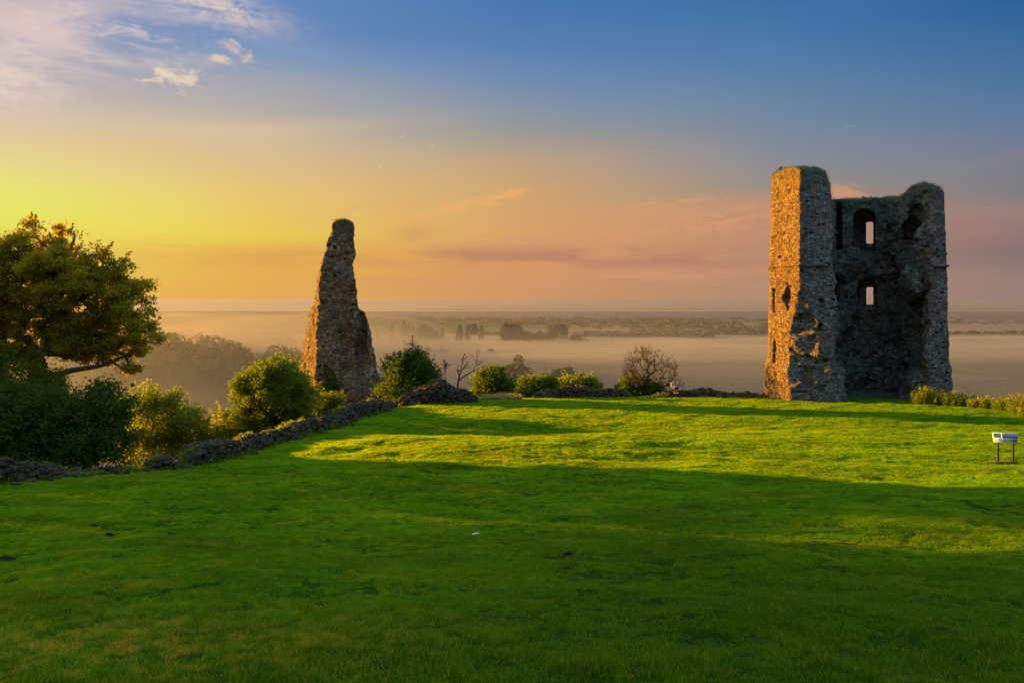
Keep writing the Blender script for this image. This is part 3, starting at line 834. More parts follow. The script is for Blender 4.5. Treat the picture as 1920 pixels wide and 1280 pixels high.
# ------------------------------------------------------------------ trees and bushes
def grow(tips, start, first_dir, rg, r_tip=0.012, seg=0.45, droop=0.0, expo=2.3, rmax=None):
    """connect crown tips back to the trunk: returns branch segments"""
    tips = np.array(tips)
    nodes = [np.array(start, float)]; par = [-1]
    # trunk
    p = np.array(start, float); d = np.array(first_dir, float); Ltr = np.linalg.norm(d); d /= Ltr
    k = max(2, int(Ltr / seg))
    for i in range(k):
        p = p + d * Ltr / k + rg.normal(0, 0.05, 3) * seg; nodes.append(p.copy()); par.append(len(nodes) - 2)
    order = np.argsort(np.linalg.norm(tips - nodes[-1], axis=1))
    N = np.array(nodes)
    depth = list(range(len(nodes)))
    end_nodes = []
    for ti in order:
        T = tips[ti]
        v = T - N
        dist = np.linalg.norm(v, axis=1)
        cost = dist + 0.25 * np.clip(N[:, 2] - T[2], 0, None)
        cost[:max(1, k // 2)] += 2.0
        j = int(np.argmin(cost))
        a = N[j]; Lx = dist[j]
        m = max(1, int(Lx / seg))
        # leave along the parent's direction a little
        pd = a - N[par[j]] if par[j] >= 0 else np.array(first_dir); pd = pd / (np.linalg.norm(pd) + 1e-6)
        prev = j; new = []
        for i in range(1, m + 1):
            f = i / m
            q = a * (1 - f) + T * f + pd * (0.35 * Lx * f * (1 - f)) + rg.normal(0, 0.06 * seg, 3) * (f < 1) + np.array([0, 0, -droop * Lx * f * (1 - f)])
            new.append(q); par.append(prev); prev = len(N) + len(new) - 1
        N = np.vstack([N, np.array(new)])
        end_nodes.append(prev)
    n = len(N); par = np.array(par)
    A = np.zeros(n)
    A[end_nodes] += r_tip ** expo
    for i in range(n - 1, 0, -1):
        A[i] = max(A[i], r_tip ** expo)
        A[par[i]] += A[i]
    r = A ** (1 / expo)
    if rmax: r = np.minimum(r, rmax)
    i = np.arange(1, n)
    return N[par[i]], N[i], np.minimum(r[par[i]], r[i] * 1.6), r[i], N[end_nodes], N

def lobe_points(lobes, n, rg, shell=0.35):
    """random points in ellipsoids, biased to the outer shell"""
    vol = np.array([l[1][0] * l[1][1] * l[1][2] for l in lobes]) ** 0.8
    cnt = rg.multinomial(n, vol / vol.sum())
    out = []
    for (c, r), m in zip(lobes, cnt):
        d = rg.normal(size=(m, 3)); d /= np.linalg.norm(d, axis=1)[:, None]
        rad = (shell + (1 - shell) * rg.uniform(0, 1, m)) ** 0.6
        out.append(np.array(c) + d * rad[:, None] * np.array(r))
    return np.concatenate(out)

def make_tree(name, label, cat, base, lobes, trunk_vec, ntips, nleaf, leafL, leafW, mat, seed, group=None, sigma=0.3, r_tip=0.012,
              bark='bark', crown='crown', wood='trunk', seg=0.45, spread=1.0, rmax=None, flat=0.75, up=0.2, minz=None, sprigs=0.35):
    rg = np.random.default_rng(seed)
    base = np.array(base, float)
    root = empty(name, tuple(base)); tag(root, label, cat, group)
    L = [((np.array(c) - base), r) for c, r in lobes]
    tips = lobe_points(L, ntips, rg)
    if minz is not None: tips = tips[tips[:, 2] > minz - base[2]]
    P0, P1, r0, r1, ends, nodes = grow(tips, (0, 0, -0.4), trunk_vec, rg, r_tip, seg, rmax=rmax)
    V, Q = frustums(P0, P1, r0, r1, 6)
    add(wood, raw_mesh(name + '_wood', V, Q, smooth=True), M[bark], root)
    if nleaf:
        per = max(1, nleaf // len(ends))
        w = rg.uniform(0.3, 1.7, len(ends)); cnt = (per * w).astype(int) + 1
        C = np.repeat(ends, cnt, 0)
        sz = np.repeat(rg.uniform(0.6, 1.35, len(ends)), cnt)
        off = np.clip(rg.normal(0, 1, (len(C), 3)), -1.9, 1.9) * sigma * sz[:, None]; off[:, 2] *= flat
        C = C + off
        if sprigs:
            k = rg.choice(len(ends), int(len(ends) * sprigs), replace=False)
            ctr = ends.mean(0)
            d = ends[k] - ctr; d /= np.linalg.norm(d, axis=1)[:, None]; d = d + rg.normal(0, .35, d.shape) + np.array([0, 0, .7]); d /= np.linalg.norm(d, axis=1)[:, None]
            m_ = 26; f = rg.uniform(0.0, 1.0, (len(k), m_, 1)); ln = rg.uniform(0.35, 0.95, len(k))[:, None, None] * sigma / .24
            Cs = ends[k][:, None] + d[:, None] * ln * f + rg.normal(0, 0.035, (len(k), m_, 3))
            C = np.concatenate([C, Cs.reshape(-1, 3)])
            cnt_s = len(k) * m_
        else: cnt_s = 0
        Vl, Ql, tn = leaves(C, leafL, leafW, up=up, rg=rg)
        tn = np.clip(0.55 * tn + 0.45 * np.concatenate([np.repeat(rg.uniform(0, 1, len(ends)), cnt), rg.uniform(0, 1, cnt_s)]), 0, 1)
        add(crown, raw_mesh(name + '_leaves', Vl, Ql, tint=tn), M[mat], root)
    return root

def P3(px, py, Y): return np.array(pix(px, py, Y))
def L2(px, py, rx, ry, Y, depth=None):
    """an ellipsoidal lobe given in photo pixels at depth Y"""
    s = Y / F
    return (P3(px, py, Y), (rx * s, (depth if depth else 0.5 * (rx + ry) * s), ry * s))

# 1 the big tree on the left
Yt = 33.6
bl = [L2(85, 470, 78, 55, Yt), L2(10, 520, 70, 75, Yt), L2(-70, 560, 80, 110, Yt), L2(205, 498, 42, 46, Yt - .5), L2(150, 560, 100, 70, Yt),
      L2(235, 590, 55, 60, Yt - .5), L2(262, 545, 26, 22, Yt), L2(270, 625, 27, 36, Yt - .8), L2(205, 655, 70, 34, Yt + .3), L2(60, 620, 90, 55, Yt + .5),
      L2(120, 520, 70, 60, Yt - 1.5, 1.4), L2(-60, 680, 80, 60, Yt), L2(240, 690, 28, 12, Yt - .8, .5), L2(150, 640, 60, 30, Yt, 1.2)]
make_tree('oak_tree', 'tall spreading tree with a dark domed crown and one long low limb at left', 'tree',
          P3(55, 815, Yt), bl, (0.4, 0.0, 3.4), 1350, 135000, 0.125, 0.07, 'leaf_tree', 101, sigma=0.175, flat=0.6, r_tip=0.016, rmax=0.34)

def limb(name, pts, r0, r1, mat, parent_loc, parent):
    P = np.array(pts) - np.array(parent_loc)
    n = len(P) - 1
    r = np.linspace(r0, r1, n + 1)
    V, Q = frustums(P[:-1], P[1:], r[:-1], r[1:], 8)
    return add(name, raw_mesh(name, V, Q, smooth=True), mat, parent)
oak = [o for o in bpy.data.objects if o.name == 'oak_tree'][0]
limb('limb', [P3(*q, Yt - .3) for q in ((70, 700), (105, 703), (135, 694), (170, 689), (195, 684), (215, 676), (240, 664), (262, 652))], 0.15, 0.03, M['bark'], oak.location, oak)
limb('limb', [P3(*q, Yt - .5) for q in ((180, 690), (187, 672), (196, 650), (200, 625))], 0.075, 0.03, M['bark'], oak.location, oak)
limb('limb', [P3(*q, Yt - .4) for q in ((212, 679), (228, 690), (250, 697))], 0.06, 0.015, M['bark'], oak.location, oak)

# 2 shrubs on the left
make_tree('shrub', 'mid green shrub behind the dark bush, below the big tree at the left edge', 'shrub', P3(30, 860, 31.5),
          [L2(20, 720, 85, 62, 31.5), L2(-70, 740, 80, 90, 31.5), L2(80, 745, 50, 45, 31.5)], (0, 0, 1.2), 320, 30000, 0.12, 0.065, 'leaf_bush', 102, sigma=0.26, crown='foliage', wood='stem')
make_tree('dark_bush', 'large dark green bush overhanging the rubble wall at the left edge', 'bush', P3(110, 905, 29),
          [L2(50, 800, 100, 80, 29), L2(150, 790, 75, 62, 29), L2(205, 765, 42, 42, 29), L2(215, 815, 32, 42, 28.6), L2(110, 850, 90, 38, 28.4), L2(-50, 830, 90, 80, 29), L2(190, 735, 28, 16, 29), L2(215, 862, 22, 18, 28.3)],
          (0.2, 0, 0.9), 620, 62000, 0.115, 0.065, 'leaf_dark', 103, sigma=0.22, crown='foliage', wood='stem')
make_tree('hawthorn_bush', 'sunlit yellow green bush behind the wall, right of the dark bush', 'bush', P3(310, 900, 45),
          [L2(300, 790, 52, 60, 45), L2(270, 750, 30, 30, 45), L2(345, 800, 38, 45, 45), L2(290, 850, 60, 35, 44.5), L2(380, 830, 20, 22, 45), L2(320, 745, 16, 18, 45)],
          (0, 0, 1.5), 300, 26000, 0.15, 0.08, 'leaf_yellow', 104, sigma=0.26, crown='foliage', wood='stem')
make_tree('low_bush', 'low golden bush behind the wall left of the round bush', 'bush', P3(420, 850, 47),
          [L2(425, 800, 42, 30, 47), L2(465, 790, 28, 35, 46), L2(385, 815, 22, 18, 47), L2(430, 825, 45, 16, 46)], (0, 0, .8), 170, 14000, 0.14, 0.08, 'leaf_yellow', 105, sigma=0.24, crown='foliage', wood='stem')
make_tree('round_bush', 'round green bush standing left of the stone pillar', 'bush', P3(515, 815, 46),
          [L2(510, 735, 72, 58, 46), L2(540, 755, 50, 50, 45.5), L2(475, 725, 38, 40, 46), L2(518, 697, 44, 30, 46), L2(510, 785, 62, 25, 45.2), L2(465, 770, 30, 34, 46)],
          (0, 0, 1.1), 420, 42000, 0.13, 0.07, 'leaf_bush', 106, sigma=0.22, crown='foliage', wood='stem')
make_tree('round_bush', 'sunlit bush tucked between the round green bush and the left foot of the pillar', 'bush', P3(560, 800, 51),
          [L2(552, 732, 34, 44, 51), L2(575, 752, 26, 30, 52), L2(536, 715, 28, 34, 50), L2(530, 700, 26, 26, 48.5)], (0, 0, 1.1), 230, 19000, 0.13, 0.07, 'leaf_yellow', 113, sigma=0.22, crown='foliage', wood='stem')
make_tree('small_shrub', 'small leafy shrub at the foot of the stone pillar', 'shrub', P3(605, 790, 58),
          [L2(608, 758, 22, 18, 58), L2(590, 770, 18, 14, 57), L2(628, 750, 12, 14, 58)], (0, 0, .5), 90, 5000, 0.15, 0.08, 'leaf_bush', 107, sigma=0.2, crown='foliage', wood='stem')
make_tree('dark_bush', 'dark green bush with an upright tip just right of the stone pillar', 'bush', P3(760, 770, 61),
          [L2(765, 705, 44, 40, 61), L2(780, 680, 28, 26, 61), L2(748, 690, 30, 26, 61), L2(800, 705, 24, 20, 61), L2(779, 656, 8, 12, 61), L2(730, 722, 18, 22, 61.5), L2(760, 735, 55, 22, 60)],
          (0, 0, 1.3), 320, 26000, 0.16, 0.09, 'leaf_dark', 108, sigma=0.26, crown='foliage', wood='stem')
make_tree('green_bush', 'round olive bush just right of the rubble mound', 'bush', P3(920, 765, 66),
          [L2(918, 712, 32, 22, 66), L2(925, 700, 18, 14, 66), L2(950, 725, 16, 17, 66), L2(915, 735, 38, 14, 66)], (0, 0, .9), 190, 13000, 0.17, 0.1, 'leaf_bush', 109, sigma=0.24, crown='foliage', wood='stem')
make_tree('green_bush', 'golden tinged bush at the left end of the low dark wall', 'bush', P3(1005, 765, 68),
          [L2(1005, 722, 34, 20, 68), L2(985, 735, 18, 14, 67), L2(1030, 720, 16, 16, 68)], (0, 0, .9), 170, 11000, 0.17, 0.1, 'leaf_bush', 110, sigma=0.24, crown='foliage', wood='stem')
make_tree('green_bush', 'bright yellow green bush behind the middle of the low dark wall', 'bush', P3(1085, 765, 70),
          [L2(1085, 718, 32, 14, 70), L2(1110, 728, 18, 12, 70), L2(1055, 724, 18, 12, 70)], (0, 0, .8), 150, 10000, 0.17, 0.1, 'leaf_yellow', 111, sigma=0.24, crown='foliage', wood='stem')
make_tree('green_bush', 'green bush at the foot of the leafless tree', 'bush', P3(1190, 765, 68),
          [L2(1190, 726, 34, 18, 68), L2(1225, 730, 22, 14, 68), L2(1165, 735, 18, 10, 68)], (0, 0, .8), 190, 13000, 0.16, 0.09, 'leaf_bush', 112, sigma=0.22, crown='foliage', wood='stem')

# leafless trees: recursive branching
def bare_tree(name, label, base, stems, mat, seed, wood='trunk', tw='branches', levels=5, sides=5, kids=(2, 4), ang=0.55, shrink=0.72, rmin=0.012):
    rg = np.random.default_rng(seed)
    S = {'a': [], 'b': []}
    def br(p, d, L, r, lv, key):
        n = 4
        for i in range(n):
            d = d + rg.normal(0, 0.13, 3) + np.array([0, 0, 0.03]); d /= np.linalg.norm(d)
            q = p + d * L / n; r2 = r * (1 - 0.09)
            S[key].append((p, q, r, r2)); p, r = q, r2
            if lv < levels and i >= 1 and rg.uniform() < 0.55:
                dd = d + rg.normal(0, ang, 3); dd /= np.linalg.norm(dd)
                br(p, dd, L * shrink * rg.uniform(0.6, 1.0), max(rmin, r * 0.55), lv + 1, 'b')
        if lv < levels:
            for k in range(rg.integers(*kids)):
                dd = d + rg.normal(0, ang * 0.8, 3); dd /= np.linalg.norm(dd)
                br(p, dd, L * shrink * rg.uniform(0.75, 1.1), max(rmin, r * 0.68), lv + 1, 'b')
    for off, d, L, r in stems:
        br(np.array(off, float), np.array(d, float) / np.linalg.norm(d), L, r, 0, 'a')
    root = empty(name, tuple(base)); tag(root, label, 'tree')
    for key, nm in (('a', wood), ('b', tw)):
        A = S[key]
        V, Q = frustums([q[0] for q in A], [q[1] for q in A], np.array([q[2] for q in A]), np.array([q[3] for q in A]), sides)
        add(nm, raw_mesh(name + nm, V, Q, smooth=True), M[mat], root)
    return root
def twig_tree(name, label, base, lobes, trunk, ntips, seed, r_tip=0.008, mat='twig'):
    rg = np.random.default_rng(seed)
    base = np.array(base, float)
    root = empty(name, tuple(base)); tag(root, label, 'tree')
    tips = lobe_points([((np.array(c) - base), r) for c, r in lobes], ntips, rg, shell=0.2)
    P0, P1, r0, r1, ends, nodes = grow(tips, (0, 0, -0.3), trunk, rg, r_tip, 0.3, expo=2.2, rmax=0.13)
    big = r1 > 0.028
    V, Q = frustums(P0[big], P1[big], r0[big], r1[big], 6); add('trunk', raw_mesh('leafless_trunk', V, Q, smooth=True), M[mat], root)
    k = 5
    D = rg.normal(size=(len(ends) * k, 3)) * 0.8 + np.repeat((ends - np.array([0, 0, 0.6])) / np.linalg.norm(ends - np.array([0, 0, .6]), axis=1)[:, None], k, 0) * 1.1 + np.array([0, 0, .5])
    D /= np.linalg.norm(D, axis=1)[:, None]
    A = np.repeat(ends, k, 0); B = A + D * rg.uniform(0.12, 0.34, len(A))[:, None]
    V, Q = frustums(np.concatenate([P0[~big], A]), np.concatenate([P1[~big], B]), np.concatenate([r0[~big], np.full(len(A), .007)]), np.concatenate([r1[~big], np.full(len(A), .005)]), 4)
    add('branches', raw_mesh('leafless_branches', V, Q, smooth=True), M[mat], root)
twig_tree('leafless_tree', 'leafless twiggy domed tree behind the far lawn edge, left of the tower', P3(1225, 760, 67),
          [L2(1200, 690, 34, 40, 67), L2(1215, 668, 26, 20, 67), L2(1245, 695, 28, 32, 67), L2(1265, 720, 18, 16, 67), L2(1180, 700, 14, 22, 67)], (0, 0, 0.8), 620, 5)
bare_tree('dead_tree', 'small dead tree with bare dark branches above the rubble mound', tuple(P3(855, 722, 60.5)),
          [((0.1, 0, -0.3), (0.1, 0, 1), 1.3, 0.08), ((0.15, 0, 0.3), (0.8, 0, 0.8), 1.4, 0.06), ((-0.6, 0, -0.4), (-0.25, 0, 1), 1.1, 0.04)],
          'dead_wood', 33, levels=3, ang=0.45, shrink=0.62, rmin=0.018, kids=(2, 3))

# trees outside the frame on the left whose shadows fall across the near lawn (same hedge line)
def hedge_tree(label, q, w, hgt, seed, X=-29.5, shrub=False):
    x = X; y = (q - 0.4 * X) / 0.915; z = -8.5
    if shrub: lob = [((x, y, z + hgt * 0.5), (w, w, hgt * 0.5)), ((x + .3, y, z + hgt * 0.25), (w, w, hgt * 0.28))]
    else: lob = [((x, y, z + hgt * 0.62), (w, w, hgt * 0.36)), ((x + .3, y - w * .3, z + hgt * 0.35), (w, w * 1.05, hgt * 0.30)), ((x, y, z + hgt * 0.12), (w * .9, w, hgt * 0.2))]
    make_tree('hedge_tree', label, 'tree', (x, y, z), lob, (0, 0, 2.0), 300, 32000, 0.32, 0.21, 'leaf_tree', seed, sigma=0.42, group='trees in the left hedge line')
hedge_tree('broad tree in the hedge line just outside the left picture edge', 19.5, 3.4, 16, 201)
hedge_tree('low shrub filling the gap in the hedge outside the left picture edge', 15.1, 1.6, 9.2, 202, shrub=True)
hedge_tree('dense thicket tree further back along the left hedge line', 11.2, 2.8, 16, 203)
hedge_tree('second dense thicket tree nearer the viewpoint on the left', 7.0, 2.2, 16, 204)
hedge_tree('low shrub in the second gap of the left hedge', 4.2, 1.7, 14.5, 205, shrub=True)
hedge_tree('wide hedge tree beside the viewpoint on the left', 1.1, 2.9, 16, 206)

# ------------------------------------------------------------------ weeds by the tower and pale grass by the mound
def weed_patch(name, label, cx, cy, rx, ry, hgt, n, flowers, seed, mat='weed', group=None):
    rg = np.random.default_rng(seed)
    root = empty(name, (cx, cy, tz(cx, cy))); tag(root, label, 'weeds', group)
    ang = rg.uniform(0, 2 * math.pi, n); rr = np.sqrt(rg.uniform(0, 1, n))
    x = cx + np.cos(ang) * rr * rx; y = cy + np.sin(ang) * rr * ry
    z = terrain(x, y)
    H = 0.8 * hgt * rg.uniform(0.5, 1.2, n) * (1 - 0.35 * rr ** 2)
    B = np.stack([x, y, z], 1) - np.array(root.location)
    T = B + np.stack([rg.normal(0, .09, n), rg.normal(0, .09, n), H], 1)
    V, Q = frustums(B, T, np.full(n, .008), np.full(n, .004), 3)
    so_ = add('stem', raw_mesh(name + '_stem', V, Q), M[mat], root); so_['kind'] = 'stuff'
    k = 34
    f = rg.uniform(0.1, 1.0, (n, k))[..., None]
    C = (B[:, None] * (1 - f) + T[:, None] * f).reshape(-1, 3) + rg.normal(0, 0.07, (n * k, 3))
    Vl, Ql, tn = leaves(C, 0.13, 0.045, up=0.5, rg=rg)
    add('foliage', raw_mesh(name + '_foliage', Vl, Ql, tint=tn), M[mat], root)
    if flowers:
        m_ = max(1, int(n * flowers * 0.6)); s = rg.choice(n, m_, replace=False)
        C = np.repeat(T[s], 9, 0) + rg.normal(0, 0.045, (m_ * 9, 3))
        Vl, Ql, tn = leaves(C, 0.05, 0.04, rg=rg)
        fo = add('flowers', raw_mesh(name + '_flowers', Vl, Ql, tint=tn), M['flower'], root); fo['kind'] = 'stuff'
    return root
GW = 'weed clumps right of the tower'
for lab, a in (('tall yellow flowering weeds against the right foot of the tower', (29.8, 56.9, 1.2, .8, 1.5, 170, .7, 301)),
               ('green flowering weeds just right of the tower foot', (31.4, 55.9, 1.4, .8, 1.2, 170, .5, 302)),
               ('mixed weeds in the dip between tower and right edge', (32.4, 54.1, 1.3, .9, 0.95, 150, .3, 303)),
               ('dense golden topped weeds nearest the middle of the right hand strip', (33.2, 52.6, 1.4, 1.0, 1.25, 190, .6, 304)),
               ('tall dense weeds above the information panel', (33.0, 50.4, 1.5, 1.0, 1.35, 200, .45, 305)),
               ('darker weeds cut by the right edge of the picture', (32.2, 48.2, 1.4, 1.0, 1.2, 180, .25, 306))):
    weed_patch('weed_clump', lab, *a[:5], a[5], a[6], a[7], group=GW)
M['dry'] = leaf_mat('dry_grass', (0.28, 0.24, 0.09), (0.50, 0.42, 0.18), 0.45, (1.5, 1.2, .6))
weed_patch('dry_grass_clump', 'pale dry grass between the rubble mound and the low dark wall', -0.9, 61.3, 1.7, .7, 0.55, 170, 0, 307, mat='dry')

# ------------------------------------------------------------------ distant trees
def clump_mesh(name, rx, ry, rz, nq, size, seed, cz, shape='round'):
    rg = np.random.default_rng(seed)
    if shape == 'poplar':
        u = rg.uniform(0.04, 1, nq); prof = np.sin(np.clip(u, 0, 1) ** 0.75 * math.pi) ** 0.7 * 0.95 + 0.08
        a = rg.uniform(0, 2 * math.pi, nq); q = np.sqrt(rg.uniform(0.2, 1, nq))
        C = np.stack([np.cos(a) * q * rx * prof, np.sin(a) * q * ry * prof, cz - rz + u * 2 * rz], 1)
    else:
        d = rg.normal(size=(nq, 3)); d /= np.linalg.norm(d, axis=1)[:, None]
        lump = 1 + 0.28 * noise3(d[:, 0], d[:, 1], d[:, 2], 0.5, seed)
        C = d * (rg.uniform(0.35, 1, nq) ** 0.5 * lump)[:, None] * np.array([rx, ry, rz]) + np.array([0, 0, cz])
    V, Q, tn = leaves(C, size, size * 0.75, rg=rg)
    return raw_mesh(name, V, Q, tint=tn)
def far_tree(name, label, px, ytop, ybase, wpx, Y, shape, seed, group, zbase=None):
    s = Y / F
    H = (ybase - ytop) * s; W = wpx * s / 2
    zb = (560 - ybase) * s
    root = empty(name, ((px - 960) * s, Y, zb)); tag(root, label, 'tree', group)
    tr = 0.03 * H
    V, Q = frustums([(0, 0, -2)], [(0, 0, H * 0.6)], np.array([tr]), np.array([tr * .5]), 6)
    add('trunk', raw_mesh(name + '_trunk', V, Q), M['bark'], root)
    add('crown', clump_mesh(name + '_crown', W, W, H * (0.5 if shape == 'poplar' else 0.46), 700, max(0.5, W * 0.38), seed, H * 0.54, shape), M['leaf_far'], root)
    return root
GP = 'poplars standing in the mist'
pops = [(707, 624, 642, 9, 'small dim poplar nearest the right side of the stone pillar'), (735, 608, 640, 9, 'slim solitary poplar second from the stone pillar'),
        (757, 602, 644, 13, 'tallest poplar of the close row right of the pillar'), (766, 607, 644, 9, 'narrow poplar in the middle of the close row'),
        (775, 611, 644, 10, 'right hand poplar of the close row'), (829, 614, 640, 10, 'poplar on its own beside the round tree group'),
        (862, 610, 642, 15, 'broad leftmost poplar of the three above the dead tree'), (877, 611, 643, 12, 'middle poplar of the three above the dead tree'),
        (902, 610, 642, 12, 'right hand poplar of the three above the dead tree')]
for i, (px, yt, yb, w, lab) in enumerate(pops):
    far_tree('poplar_tree', lab, px, yt, yb + 3, w, 900 + 12 * (i % 3), 'poplar', 400 + i, GP)
GR = 'round trees standing in the mist'
rnd = [(795, 610, 646, 34, 910, 'wide round tree behind the poplars right of the pillar'), (815, 620, 645, 20, 905, 'small round tree between two poplars'),
       (884, 608, 632, 24, 1000, 'flat topped tree behind the three poplars'), (948, 604, 642, 26, 900, 'tall square topped tree, left half of the big dark pair'),
       (966, 605, 642, 30, 905, 'tall tree, right half of the big dark pair'), (990, 622, 642, 24, 890, 'small tree leaning on the big dark pair'),
       (1012, 622, 641, 26, 900, 'low tree in the gap right of the big dark pair'), (1045, 608, 634, 42, 960, 'broad domed tree standing above the mist at the centre'),
       (1030, 626, 642, 22, 890, 'little tree below the broad domed tree'), (1080, 628, 641, 20, 880, 'little tree in the misty row right of centre')]
for i, (px, yt, yb, w, Y, lab) in enumerate(rnd):
    far_tree('round_tree', lab, px, yt, yb + 2, w, Y, 'round', 450 + i, GR)
near = [(970, 675, 782, 64, 335, 'hazy rounded tree behind the olive bush'), (1058, 685, 790, 70, 325, 'hazy spreading tree behind the low dark wall'),
        (920, 653, 667, 15, 700, 'tiny round tree alone in the misty field')]
for i, (px, yt, yb, w, Y, lab) in enumerate(near):
    far_tree('round_tree', lab, px, yt, yb, w, Y, 'round', 480 + i, GR)

def crowns(name, spots, nq, size, seed, mat):
    """one merged wood: spots rows are x, y, z(base), rx, rz"""
    rg = np.random.default_rng(seed)
    VV, TT = [], []
    for x, y, z, r, rz in spots:
        d = rg.normal(size=(nq, 3)); d /= np.linalg.norm(d, axis=1)[:, None]; d[:, 2] = np.abs(d[:, 2]) * 1.1 - 0.15
        lump = 1 + 0.25 * rg.normal() * 0.3
        C = d * (rg.uniform(0.5, 1, nq) ** 0.4 * lump)[:, None] * np.array([r, r, rz]) + np.array([x, y, z])
        V, Q, tn = leaves(C, size, size * .75, rg=rg)
        VV.append(V); TT.append(np.clip(tn * .6 + .4 * rg.uniform(), 0, 1))
    V = np.concatenate(VV)
    return add(name, raw_mesh(name, V, np.arange(len(V)).reshape(-1, 4), tint=np.concatenate(TT)), mat)
rg = np.random.default_rng(55)
sp = []
for i in range(520):                                   # near wooded spur, left
    x = rg.uniform(-250, -22); y = rg.uniform(170, 345)
    z = float(valley(np.array(x), np.array(y)))
    if z < -46.5 and rg.uniform() < 0.45: continue
    if (x / y) > -0.24 and z < -44: continue
    r = rg.uniform(3.5, 6.5); sp.append((x, y, z + r * 0.5, r, r * rg.uniform(.8, 1.25)))
tag(crowns('woodland', sp, 300, 0.95, 61, M['leaf_far']), 'hazy wooded spur between the big left tree and the pillar', 'woodland', kind='stuff')
sp = []
for i in range(420):
    x = rg.uniform(-560, 10); y = rg.uniform(520, 860)
    z = float(valley(np.array(x), np.array(y)))
    if z < -45 or x / y > -0.21: continue
    r = rg.uniform(5, 9); sp.append((x, y, z + r * 0.3, r, r * rg.uniform(.6, 1.2)))
tag(crowns('far_woodland', sp, 160, 2.0, 62, M['leaf_far']), 'second fainter wooded ridge behind the near spur', 'woodland', kind='stuff')
sp = []
def row(px0, px1, yb, hpx, n, jit=3.0, dens=1.0):
    for i in range(n):
        px = rg.uniform(px0, px1); b = yb + rg.uniform(-jit, jit)
        Y = 50 * F / (b - 560); s = Y / F
        r = hpx * s * rg.uniform(0.55, 1.15)
        sp.append(((px - 960) * s, Y, -49.5, r * rg.uniform(1.0, 1.8), r))
row(780, 1440, 604, 8, 200, 2.5); row(900, 1440, 611, 10, 130, 3.0); row(940, 1440, 619, 9, 90, 3.0); row(1080, 1330, 634, 9, 120, 1.5); row(820, 1000, 613, 7, 40, 3)
row(960, 1100, 640, 9, 60, 1.5); row(1180, 1440, 625, 8, 60, 2.0); row(700, 940, 632, 8, 40, 3); row(560, 800, 612, 8, 50, 3); row(1770, 2100, 607, 5, 90, 2); row(1760, 2100, 628, 6, 110, 2.0); row(1100, 1180, 631, 10, 16, 1.0)
row(1440, 1775, 605, 6, 60, 3); row(300, 720, 600, 4, 60, 3); row(640, 800, 672, 12, 40, 4); row(560, 760, 690, 14, 30, 8); row(780, 850, 668, 13, 12, 2)
tag(crowns('hedgerow_trees', sp, 90, 4.2, 63, M['leaf_far']), 'low misty lines of hedges and trees across the far flat fields', 'trees', kind='stuff')

# thin poles across the field
polem = plain_mat('grey_pole', (0.10, 0.09, 0.08), 0.7)
lab = ['thin pole far left in the misty field, above the olive bush', 'tall thin pole left of the hazy rounded tree', 'thin pole rising behind the hazy rounded tree', 'thin pole right of the hazy rounded tree',
       'tall dark pole between the two hazy trees', 'short thin pole above the hazy spreading tree', 'thin pole over the right side of the hazy spreading tree', 'thin pole just right of the hazy spreading tree',
       'tall faint pole left of the leafless tree', 'thin faint pole nearest the left side of the leafless tree', 'tall thin pole nearest the right side of the leafless tree', 'short thin pole second right of the leafless tree',
       'thin pole midway between leafless tree and tower', 'tall thin pole in the open field left of the tower', 'thin pole closest to the tower']
pl = [(910, 664, 690), (935, 668, 684), (977, 671, 700), (995, 675, 700), (1023, 673, 703), (1042, 679, 705), (1069, 675, 705), (1094, 684, 712), (1122, 678, 712), (1142, 686, 715),
      (1299, 696, 722), (1331, 712, 730), (1341, 707, 738), (1373, 704, 739), (1414, 710, 736)]
for (px, y0, y1), lb in zip(pl, lab):
    Y = 49.6 * F / (y1 - 560); s = Y / F
    V, Q = frustums([(0, 0, -0.5)], [(0, 0, (y1 - y0) * s)], np.array([0.16]), np.array([0.10]), 6)
    tag(add('field_pole', raw_mesh('field_pole', V, Q), polem, loc=((px - 960) * s, Y, -50.0)), lb, 'pole', 'thin poles across the field')

